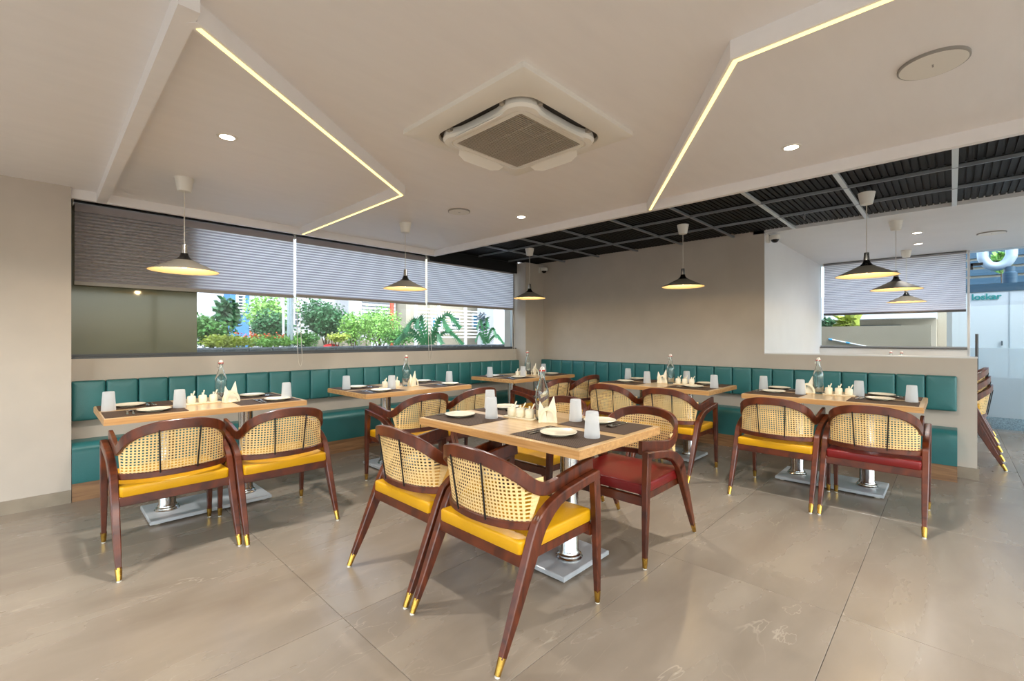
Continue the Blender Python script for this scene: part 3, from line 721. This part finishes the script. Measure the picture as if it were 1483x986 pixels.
for a in ((.722, 3.978, ZC, 1.733, 'leftmost pendant lamp hanging before the blind'), (2.539, 3.936, ZC, 1.745, 'second pendant lamp from the left, by the window'),
          (4.543, 4.06, ZB, 1.785, 'small far pendant lamp by the room corner'), (4.721, 2.047, ZB, 1.795, 'pendant lamp hanging before the plain back wall'),
          (4.734, .507, ZB, 1.765, 'nearest and largest of the pendant lamps by the wall opening'), (6.078, .413, ZB, 1.748, 'middle of the three pendant lamps by the wall opening'),
          (8.20, .45, ZB, 1.745, 'farthest pendant lamp, in the bay before its blind')): pendant(*a)

# ------------------------------------------------------------------ ceiling fittings
def downlight(x, y, z, label, power=DOWN_W):
    t = thing('downlight', label, 'downlight', (x, y, z), 0, 'recessed ceiling downlights')
    MB().lathe([(.038,-.004),(.044,-.006),(.052,-.004),(.053,0)], 28, cap0=False, cap1=False).build('trim_ring', 'white_plastic', t, smooth=40)
    MB().lathe([(.0,-.0035),(.038,-.0035)], 24, cap0=False, cap1=False).build('lens', 'lamp_lens', t)
    l = lamp_light('downlight_lamp', 'AREA', power, (1, .955, .90), (0, 0, -.012), t, shape='DISK', size=.09); l.data.spread = R(150)
for a in ((.744, 2.985, ZC, 'recessed downlight above the leftmost table'), (3.149, .698, ZC, 'recessed downlight right of the right-hand light strip'), (3.174, 2.942, ZC, 'small recessed downlight beyond the air conditioner'),
          (6.919, .287, ZB, 'nearer downlight in the bay ceiling', 6), (7.739, .308, ZB, 'farther downlight in the bay ceiling', 6)): downlight(*a)
for i, (x, y) in enumerate(((-1.2, 2.9), (-1.3, .6), (.75, -.6), (-.4, -1.9), (2.9, -1.6), (1.4, -2.7), (-2.4, -1.0), (-2.4, 1.8))):
    downlight(x, y, ZC, 'recessed downlight in the ceiling outside the view', DOWN_W)
def speaker(x, y, z, r, label):
    t = thing('ceiling_speaker', label, 'speaker', (x, y, z), 0, 'round ceiling speakers')
    MB().lathe([(r-.006,-.012),(r,-.010),(r,0)], 40, cap0=False).build('rim', 'grey_plastic', t, smooth=40)
    MB().lathe([(.0,-.0125),(r-.006,-.012)], 40, cap0=False, cap1=False).build('grille', 'white_plastic', t)
    MB().box(-.012,.012,-.003,.003,-.0135,-.0122).build('badge', 'grey_plastic', t)
speaker(2.637, 3.212, ZC, .10, 'round ceiling speaker beyond the air conditioner')
speaker(2.598, .058, ZC, .115, 'large round ceiling speaker at the upper right')
speaker(7.507, -.322, ZB, .12, 'round ceiling speaker in the bay')

def air_con():
    cx, cy, z = 1.85, 1.735, ZC - .016; t = thing('air_conditioner', 'square white ceiling cassette air conditioner with open flaps', 'air conditioner', (cx, cy, z))
    h = .455
    def rr(hs, rc, zz, n=6):
        q = []
        for sx, sy, a0 in ((1,1,0),(-1,1,90),(-1,-1,180),(1,-1,270)):
            for k in range(n+1): a = R(a0 + 90*k/n); q.append((sx*(hs-rc) + rc*math.cos(a), sy*(hs-rc) + rc*math.sin(a), zz))
        return q
    def loft(rings, cap0=False, cap1=True):
        m = MB(); n = len(rings[0]); fs = []
        for i in range(len(rings)-1):
            for k in range(n): fs.append((i*n+k, i*n+(k+1)%n, (i+1)*n+(k+1)%n, (i+1)*n+k))
        if cap0: fs.append(tuple(range(n)))
        if cap1: fs.append(tuple((len(rings)-1)*n+k for k in range(n)))
        return m.add([p for r in rings for p in r], fs)
    loft([rr(h, .012, .016), rr(h, .012, -.008), rr(h-.008, .012, -.012), rr(.355, .11, -.03), rr(.345, .11, -.026), rr(.343, .11, .0)], cap1=False).build('outer_panel', 'ac_plastic', t, smooth=35)
    loft([rr(.342, .11, -.006), rr(.2, .06, -.006)], cap1=True).build('air_slot', 'ac_dark', t)
    # centre frame pinched where the flaps open
    def pin(hs, rc, zz, d):
        q = []
        for p in rr(hs, rc, zz, 6):
            q.append(p)
        out = []
        n = len(q)
        for i, p in enumerate(q):
            out.append(p); b = q[(i+1) % n]
            if (Vector(p) - Vector(b)).length > .15:
                for s in (.12, .2, .35, .5, .65, .8, .88):
                    v = Vector(p).lerp(Vector(b), s); w_ = min(1, min(s, 1-s) / .22); nv = Vector((-v.x if abs(v.x) > abs(v.y) else 0, -v.y if abs(v.y) >= abs(v.x) else 0, 0)).normalized()
                    out.append(tuple(v + nv * d * w_))
        return out
    loft([pin(.322, .1, -.01, .026), pin(.326, .1, -.04, .026), pin(.316, .095, -.054, .026)], cap1=False).build('centre_frame', 'ac_plastic', t, smooth=35)
    loft([pin(.316, .095, -.054, .026), pin(.282, .06, -.058, .0)], cap1=False).build('centre_frame', 'ac_plastic', t, smooth=35)
    loft([rr(.282, .06, -.058), rr(.279, .06, -.048), rr(.275, .06, -.057), rr(.246, .012, -.058), rr(.242, .01, -.048)], cap1=False).build('grille_frame', 'ac_plastic', t, smooth=30)
    m = MB()
    for k in range(34): y = -.236 + k * .0143; m.box(-.243, .243, y - .0034, y + .0034, -.057, -.05)
    for x in (-.122, 0, .122): m.box(x - .003, x + .003, -.243, .243, -.058, -.05)
    m.box(-.245, .245, -.245, .245, -.048, -.046)
    m.build('grille', 'ac_grille', t)
    for k in range(4):
        m = MB(); P = [(-.185, 0), (.185, 0), (.165, .045), (.11, .068), (-.11, .068), (-.165, .045)]
        m.prism(P, 'z', -.0025, .0025)
        M = Matrix.Rotation(R(90*k), 4, 'Z') @ Matrix.Translation((0, .288, -.045)) @ Matrix.Rotation(R(-38), 4, 'X'); m.xf(M)
        m.build('air_flap', 'ac_plastic', t)
    m = MB()
    for k in range(4):
        m2 = MB()
        for sx in (-1, 1): m2.box(.2*sx-.012, .2*sx+.012, .305, .335, -.03, -.008)
        m2.xf(Matrix.Rotation(R(90*k), 4, 'Z')); m2.build('flap_bracket', 'ac_grille', t)
air_con()

def cctv(loc, rz, label):
    t = thing('security_camera', label, 'camera', loc, rz, 'dome security cameras')
    MB().box(-.035, .035, -.03, .0, -.045, .045).build('wall_mount', 'white_plastic', t)
    MB().lathe([(.052,-.02),(.056,-.015),(.056,.02),(.05,.03),(.03,.034)], 24, (0,-.085,0)).build('housing', 'white_plastic', t, smooth=40)
    MB().lathe([(.0,-.056),(.02,-.052),(.034,-.04),(.041,-.02)], 20, (0,-.085,0), cap0=False).build('dome_lens', 'lens_black', t, smooth=60)
cctv((5.66, YP, 2.36), 0, 'white dome security camera at the room corner')
cctv((5.84, 1.543, 2.40), 0, 'white dome security camera at the top of the wall opening')
MB().tube([(5.1 + .03*math.cos(R(a)), 1.02 + .0*a, ZB - .03 + .03*math.sin(R(a))) for a in range(0, 361, 30)], .003, 6).build('ceiling_hook', 'alu')
tag(bpy.data.objects['ceiling_hook'], 'small wire ring hanging from the dark ceiling grid', 'hook')

# ------------------------------------------------------------------ outside
mat('street', srgb(150, 146, 140), .9, noise=.1, nscale=2)
mat('render_white', srgb(176, 178, 182), .8, noise=.04, nscale=2)
mat('render_cream', srgb(160, 153, 138), .8, noise=.06, nscale=2)
mat('render_blue', srgb(70, 122, 178), .7, noise=.06, nscale=2)
mat('shutter_blue', srgb(58, 128, 170), .5)
mat('pane_dark', srgb(62, 76, 86), .15)
mat('ledge_stone', srgb(112, 116, 118), .8, noise=.25, nscale=14)
mat('rail_white', srgb(205, 208, 212), .5)
mat('pipe_red', srgb(190, 82, 60), .6)
mat('galv', srgb(176, 190, 200), .4, metal=.4)
mat('bark', srgb(96, 80, 62), .9, noise=.3, nscale=20)
mat('leaf_dark', srgb(58, 106, 66), .5, noise=.45, nscale=5)
mat('leaf_mid', srgb(82, 134, 62), .5, noise=.4, nscale=6)
mat('leaf_light', srgb(128, 176, 84), .5, noise=.35, nscale=6)
mat('leaf_yellow', srgb(158, 172, 70), .5, noise=.35, nscale=6)
mat('flower', srgb(226, 96, 52), .6)
mat('palm_leaf', srgb(60, 124, 84), .45, noise=.3, nscale=8)
mat('cover_red', srgb(200, 44, 40), .4)
mat('canopy_white', srgb(205, 214, 220), .35)
mat('band_blue', srgb(46, 78, 98), .5)
mat('teal_letter', srgb(0, 140, 140), .5)
mat('granite', srgb(150, 162, 168), .6, noise=.4, nscale=90)
mat('pole_white', srgb(226, 232, 238), .4)
mat('pole_blue', srgb(70, 160, 215), .4)
struct(B(-30, 60, -30, 60, -.5, -.21).build('ground', 'street'))

def building(name, label, mname, a, b, yb, z0=-.2):
    """a: lower-left pixel side, b: right pixel side on plane Y=yb"""
    t = thing(name, label, 'building', (a.x, yb, z0)); return t
def leafball(c, rad, n, ls, seed, sq=.55):
    rnd = random.Random(seed); m = MB(); vs = []; fs = []
    for _ in range(n):
        while True:
            p = Vector((rnd.uniform(-1,1), rnd.uniform(-1,1), rnd.uniform(-1,1)))
            if .25 < p.length < 1: break
        q = Vector((c[0] + p.x*rad[0], c[1] + p.y*rad[1], c[2] + p.z*rad[2]))
        d = Vector((rnd.uniform(-1,1), rnd.uniform(-1,1), rnd.uniform(-.8,.5))).normalized(); s = d.orthogonal().normalized()
        s = (s * math.cos(rnd.random()*6.28) + d.cross(s) * math.sin(rnd.random()*6.28)); l = ls * rnd.uniform(.6, 1.3)
        i = len(vs); vs += [q, q + d*l*.5 + s*l*sq*.5, q + d*l, q + d*l*.5 - s*l*sq*.5]; fs.append((i, i+1, i+2, i+3))
    return m.add(vs, fs)
def shrub(name, label, u, v, Y, wpx, hpx, leaf, n, ls, seed, cat='shrub', base=None, trunk=True, blobs=4, X=None):
    """a plant whose crown is centred on a photo position at the distance Y"""
    c = at(u, v, Y, X); d = (c - Vector((0,0,H))).dot(fwv); k = d / FPX; rw, rh = wpx*k/2, hpx*k/2
    zb = -.21 if base is None else base
    t = thing(name, label, cat, (c.x, c.y, zb), 0, 'plants outside the window')
    rnd = random.Random(seed); m = MB()
    for _ in range(blobs):
        o = (rnd.uniform(-.45,.45)*rw, rnd.uniform(-.4,.4)*rw, c.z - zb + rnd.uniform(-.4,.4)*rh)
        b = leafball(o, (rw*.62, rw*.6, rh*.62), n // blobs, ls, rnd.random()); m.add(b.v, b.f)
    f = m.build('foliage', leaf, t); f['kind'] = 'stuff'
    if trunk:
        h = c.z - zb; mm = MB()
        mm.tube([(0,0,0), (.04*rw,0,h*.5), (-.03*rw,.02,h)], [rw*.07+.012, rw*.05+.01, .01], 7)
        for s in (-1, 1): mm.tube([(.03*rw,0,h*.62), (s*rw*.4, .05, h + rh*.3)], [.014, .006], 6)
        mm.build('trunk', 'bark', t, smooth=60)
    return t
def windowpart(t, x0, x1, z0, z1, y, mframe, mpane, bars=0):
    f = MB().box(x0, x1, y - .05, y, z0, z1).build('window', mframe, t)
    MB().box(x0+.05, x1-.05, y - .06, y - .049, z0+.05, z1-.05).build('pane', mpane, f)
    for k in range(bars):
        zz = z0 + (z1-z0)*(k+1)/(bars+1); MB().box(x0, x1, y - .075, y - .06, zz-.012, zz+.012).build('bar', mframe, f)
def house(name, label, m, u0, u1, Y, ztop, wins=(), depth=5):
    a, b = at(u0, 490, Y), at(u1, 490, Y); t = thing(name, label, 'building', (0, 0, -.21))
    MB().box(a.x, b.x, Y, Y + depth, 0, ztop + .21).build('facade', m, t)
    for (p, q, r, s, mf, mp, bars) in wins:
        c, d = at(p, s, Y), at(q, r, Y); windowpart(t, c.x, d.x, c.z + .21, d.z + .21, Y, mf, mp, bars)
    return t
# garden ledge and planting behind the long window
st = thing('stone_ledge', 'low grey stone garden ledge outside the long window', 'ledge', (0, 6.1, -.21))
MB().box(.4, 9.5, .02, 1.5, 0, 1.29).build('ledge_core', 'render_cream', st)
lm = MB().pad(.255, .10, .05, .012, 0, rc=.015).mesh('ledge_stone', 'ledge_stone', 40)
lm2 = {}
for i in range(34):
    o = link('ledge_stone', lm, st, (.55 + i*.268, 0.055, 1.29)); o.rotation_euler = (R(90), 0, 0); o.location.y = .05
for i in range(34): link('coping_stone', lm, st, (.55 + i*.268, .07, 1.30))
for a in (
  ('garden_bush', 'grey-green bush at the left edge of the window view', 306, 480, 7.15, 64, 52, 'leaf_mid', 2600, .05, 1, 'shrub', 1.07),
  ('young_tree', 'slender young tree with drooping leaves before the white wall', 328, 452, 7.25, 30, 56, 'leaf_dark', 520, .10, 2, 'tree', 1.07),
  ('flower_hedge', 'yellow-green hedge under the young tree', 330, 495, 6.75, 84, 22, 'leaf_yellow', 2600, .04, 3, 'shrub', 1.07),
  ('flower_hedge', 'bright green hedge below the orange flowers', 395, 494, 6.75, 84, 20, 'leaf_light', 2600, .04, 4, 'shrub', 1.07),
  ('flower_hedge', 'green hedge beside the grey window post', 440, 492, 6.9, 50, 26, 'leaf_mid', 1500, .04, 5, 'shrub', 1.07),
  ('flowering_bush', 'bush of orange flowers before the blue wall', 382, 487, 6.7, 80, 16, 'flower', 150, .038, 6, 'shrub', 1.07),
  ('garden_tree', 'open branched tree right of the blue wall', 388, 448, 9.4, 72, 60, 'leaf_light', 1500, .075, 7, 'tree', -.21),
  ('garden_bush', 'dark green bush between the tree and the grey post', 398, 470, 8.6, 64, 44, 'leaf_dark', 2600, .06, 8, 'shrub', -.21),
  ('dense_tree', 'dense dark green tree at the middle of the window view', 472, 460, 9.3, 80, 60, 'leaf_dark', 4200, .07, 9, 'tree', -.21),
  ('garden_bush', 'low yellow-green bush before the beige wall', 487, 489, 8.4, 34, 14, 'leaf_yellow', 700, .05, 10, 'shrub', -.21),
  ('garden_bush', 'pale green leafy bush left of the palm', 550, 470, 9.0, 104, 60, 'leaf_light', 4600, .055, 11, 'shrub', -.21),
  ('garden_bush', 'bright green bush beside the dense tree', 512, 474, 8.7, 40, 56, 'leaf_light', 1700, .055, 12, 'shrub', -.21),
  ('garden_bush', 'mid green bush at the foot of the palm', 578, 488, 8.5, 60, 30, 'leaf_mid', 1700, .05, 13, 'shrub', -.21)):
    shrub(*a[:12], base=a[12], trunk=a[0] != 'flower_hedge', blobs=9)
def palm(name, label, u, v, Y, fronds, base, spike=None):
    c = at(u, v, Y); t = thing(name, label, 'palm', (c.x, c.y, base), 0, 'plants outside the window'); zc = c.z - base
    MB().tube([(0,0,0),(0,0,zc)], [.06,.04], 8).build('trunk', 'bark', t, smooth=60)
    for (du, dv, wd) in fronds:
        e = at(u + du, v + dv, Y - .25) - Vector((c.x, c.y, base)); mid = Vector((e.x*.55, e.y*.55, max(zc, e.z) + .10 + .12*abs(du)/50)); P = cr([Vector((0,0,zc)), mid, e], 11)
        m = MB(); m.tube(P, .006, 5)
        for i in range(2, len(P)-1):
            tg = (P[i+1]-P[i-1]).normalized(); sd_ = tg.cross(Vector((0,1,.3))).normalized()
            for s in (-1, 1):
                l = wd * (1 - .45*i/len(P)); q = P[i]; tip = q + sd_*s*l*.8 + tg*l*.7 + Vector((0,0,-.03)); b = q + tg*.07
                m.add([q, q.lerp(tip,.5)+tg*.02, tip, b], [(0,1,2,3)])
        m.build('frond', 'palm_leaf', t)
    if spike:
        e = at(u + spike[0], v + spike[1], Y) - Vector((c.x, c.y, base)); s0 = Vector((0,0,zc)); m = MB(); m.add([s0+Vector((-.03,0,0)), s0+Vector((.03,0,0)), e], [(0,1,2)]); m.tube([s0, e], [.02,.003], 6); m.build('spear_leaf', 'palm_leaf', t)
palm('garden_palm', 'spreading palm outside the right part of the window', 619, 502, 7.2, [(-46,-8,.16),(-32,-24,.2),(-16,-30,.2),(-50,0,.14),(30,-26,.2),(46,-30,.18),(50,-6,.14),(20,-8,.15)], 1.07, (0,-50))
palm('garden_palm', 'small pale palm at the corner end of the window', 703, 500, 7.4, [(-12,-26,.13),(4,-30,.14),(-14,-8,.12),(16,-14,.12),(26,-4,.1)], 1.07)
house('white_house', 'plain white house wall at the left of the window view', 'render_white', 240, 334, 11.5, 4.2)
house('blue_house', 'blue house wall with a grilled window', 'render_blue', 333, 361, 11.0, 4.2, [(341, 354, 424, 455, 'rail_white', 'pane_dark', 6)], depth=.45)
bh = house('grey_house', 'pale grey house behind the garden trees', 'render_white', 361, 500, 14, 4.6, [(370, 392, 465, 482, 'rail_white', 'pane_dark', 1), (424, 434, 445, 472, 'rail_white', 'pane_dark', 2), (490, 498, 430, 446, 'rail_white', 'pane_dark', 1)], depth=2)
house('corrugated_house', 'white house with ribbed cladding left of the palm', 'render_white', 505, 573, 13, 4.4, depth=.6)
ch = bpy.data.objects['corrugated_house']; a, b = at(524, 490, 13), at(571, 490, 13)
for k in range(14): MB().box(a.x, b.x, 12.94, 13.0, 1.7 + k*.11, 1.76 + k*.11).build('cladding_board', 'render_white', ch)
rh = house('balcony_house', 'cream house with blue shuttered windows behind a white rail fence', 'render_cream', 588, 716, 12.5, 4.4,
    [(606,613,458,478,'rail_white','shutter_blue',0),(624,630,458,478,'rail_white','shutter_blue',0),(636,640,456,478,'rail_white','shutter_blue',0),(652,665,457,476,'rail_white','pane_dark',1),(683,711,455,476,'rail_white','shutter_blue',0)])
house('white_house', 'white house wall at the corner end of the window view', 'render_white', 715, 800, 10.8, 4.0, depth=.8)
rf = thing('rail_fence', 'white horizontal rail fence before the cream house', 'fence', (0, 11.6, -.21))
a, b = at(602, 490, 11.6), at(716, 490, 11.6)
for k in range(9):
    z = at(600, 488 - k*5.2, 11.6).z + .21; MB().box(a.x, b.x, -.02, .02, z-.02, z+.02).build('rail', 'rail_white', rf)
for u in (602, 635.5, 674, 713): p = at(u, 490, 11.6); MB().box(p.x-.04, p.x+.04, -.03, .03, 0, 2.6).build('post', 'rail_white', rf)
bw = thing('garden_wall', 'low beige garden wall behind the dense tree', 'wall', (0, 10.2, -.21))
a, b = at(445, 490, 10.2), at(535, 490, 10.2); MB().box(a.x, b.x, 0, .2, 0, 1.42).build('wall_body', 'render_cream', bw)
for k in range(8): MB().box(a.x + (b.x-a.x)*k/7.5, a.x + (b.x-a.x)*k/7.5 + .12, -.05, 0, 0, 1.46).build('pilaster', 'render_cream', bw)
p = at(480, 500, 8.6); MB().lathe([(.15,0),(.145,.025),(.1,.05),(.03,.062),(0,.065)], 20, cap1=False).build('parasol_cover', 'cover_red', None, (p.x, p.y, p.z - .03), smooth=50)
tag(bpy.data.objects['parasol_cover'], 'low rounded red cover before the beige garden wall', 'cover')
for u, Y, r, m, lb, z1 in ((410.5, 6.9, .018, 'pole_white', 'thin white pole outside the long window', 2.4), (419, 7.0, .03, 'galv', 'grey metal pole outside the gap between the blinds', 2.5), (422.5, 6.55, .022, 'galv', 'dark thin pole close outside the gap between the blinds', 2.5),
                        (517, 9.2, .06, 'rail_white', 'white post behind the bushes', 3.0), (567.5, 10, .05, 'pipe_red', 'rusty red pipe on the ribbed house', 3.4)):
    p = at(u, 500, Y); o = MB().tube([(0,0,0),(0,0,z1+.21)], r, 8).build('metal_pole', m, None, (p.x, p.y, -.21), smooth=60); tag(o, lb, 'pole', 'poles outside the window')
p = at(699, 466, 9.0); t = thing('dark_creeper', 'dark creeper on a post before the blue shuttered window', 'creeper', (p.x, p.y, -.21))
o = leafball((0,0,p.z+.21), (.10,.10,.26), 160, .12, 77).build('foliage', 'pane_dark', t); o['kind'] = 'stuff'
MB().tube([(0,0,0),(0,0,p.z+.4)], .03, 8).build('post', 'galv', t)

# outside the bay
pw = tag(B(10.2, 10.35, .25, 4.2, -.21, 1.47).build('parapet_wall', 'render_cream'), 'beige rendered boundary wall outside the bay window', 'wall')
c, d = at(1206, 462, X=14), at(1356, 462, X=14)
t = thing('flat_roofed_house', 'cream house with a white roof edge outside the bay window', 'building', (14, 0, -.21))
MB().box(0, 4, d.y, c.y + 3, 0, at(1300, 462, X=14).z + .21).build('facade', 'render_cream', t)
MB().box(-.5, 4.2, d.y, c.y + 3, at(1300, 462, X=14).z + .21, at(1300, 445, X=14).z + .5).build('roof_edge', 'canopy_white', t)
MB().box(-.05, 0, d.y + .6, c.y - .3, at(1300, 473, X=14).z + .19, at(1300, 470.5, X=14).z + .21).build('dark_strip', 'pane_dark', t)  # thin dark strip on the facade below the roof edge
p = at(1375, 490, X=9.6); tag(B(9.6, 9.66, p.y-.03, p.y+.03, -.21, 2.6).build('boundary_post', 'rail_white'), 'white post outside the bay window by the generator', 'post')
shrub('garden_bush', 'dark bush at the left edge of the bay window', 1199, 467, None, 18, 22, 'leaf_dark', 300, .08, 31, base=-.2, X=11.2)
shrub('potted_grass', 'bright spiky plant above the beige boundary wall', 1226, 466, None, 16, 18, 'leaf_yellow', 120, .2, 32, base=-.2, X=10.8)
m = thing('mop_pole', 'white pole with blue grips leaning on the boundary wall', 'pole', (0, 0, 0)); a, b = at(1200, 491, X=10.186), at(1262, 503, X=10.186)
MB().tube([a, b + (b-a)*1.2], .012, 8).build('shaft', 'pole_white', m)
for k in (0, .42): q = a + (b-a)*k; MB().tube([q, q + (b-a)*.09], .017, 8).build('grip', 'pole_blue', m)
# generator
gx = 10.3; g = thing('generator', 'white boxed generator with a dark blue top band outside the glass door', 'generator', (gx, -1.9, -.21))
y1, y0 = .02 + 1.9, -1.35 + 1.9
MB().box(0, 1.2, y0, y1, 0, 2.19).build('casing', 'canopy_white', g)
MB().box(-.012, 1.2, y0, y1, 2.19, 2.31).build('top_band', 'band_blue', g)
for yy in (-.64 + 1.9,): MB().box(-.006, .0, yy, yy + .012, .1, 2.19).build('panel_seam', 'galv', g)
MB().box(-.02, -.005, -.56+1.9, -.545+1.9, 1.35, 1.42).build('latch', 'pane_dark', g)
MB().tube(cr([(.4, 1.9-.36, 3.4), (.4, 1.9-.36, 2.85), (.4, 1.9-.375, 2.74), (.4, 1.9-.43, 2.65), (.4, 1.9-.52, 2.62), (.4, 1.9-.61, 2.65), (.4, 1.9-.665, 2.74), (.4, 1.9-.68, 2.85), (.4, 1.9-.68, 3.4)], 5), .07, 14).build('exhaust_duct', 'galv', g, smooth=50)
MB().lathe([(.085, 2.31), (.085, 2.5), (.06, 2.52), (.06, 2.60)], 16, (.4, 1.9-.66, 0)).build('duct_stub', 'band_blue', g, smooth=40)
fc = bpy.data.curves.new('lettering', 'FONT'); fc.body = 'loskar'; fc.size = .128; fc.extrude = .003; fc.offset = .003
fo = bpy.data.objects.new('tmp', fc); COL.objects.link(fo); bpy.context.view_layer.update()
me = bpy.data.meshes.new_from_object(fo.evaluated_get(bpy.context.evaluated_depsgraph_get())); bpy.data.objects.remove(fo)
me.materials.clear(); me.materials.append(MATS['teal_letter'])
lo = bpy.data.objects.new('lettering', me); COL.objects.link(lo); lo.parent = g; wid = max(v.co.x for v in me.vertices)
lo.scale = (.33 / wid, 1, 1); lo.rotation_euler = (R(90), 0, -R(90)); lo.location = (-.008, -.222 + 1.9, 1.862 + .21)
lo['label'] = 'teal lettering reading loskar'
tag(B(9.35, 9.75, -1.1, -.05, -.21, .70).build('granite_block', 'granite'), 'low speckled granite block behind the glass door', 'block')
t = thing('louvre_house', 'house with dark louvred cladding behind the generator', 'building', (15, 0, -.21))
MB().box(0, 3, -9, .25, 0, 5).build('facade', 'render_cream', t)
for k in range(12): MB().box(-.06, 0, -9, -.15, 2.5 + k*.2, 2.64 + k*.2).build('louvre', 'band_blue', t)
shrub('roof_tree', 'light green tree top above the generator ducts', 1454, 378, None, 26, 34, 'leaf_light', 500, .13, 35, 'tree', base=-.2, X=13.5)
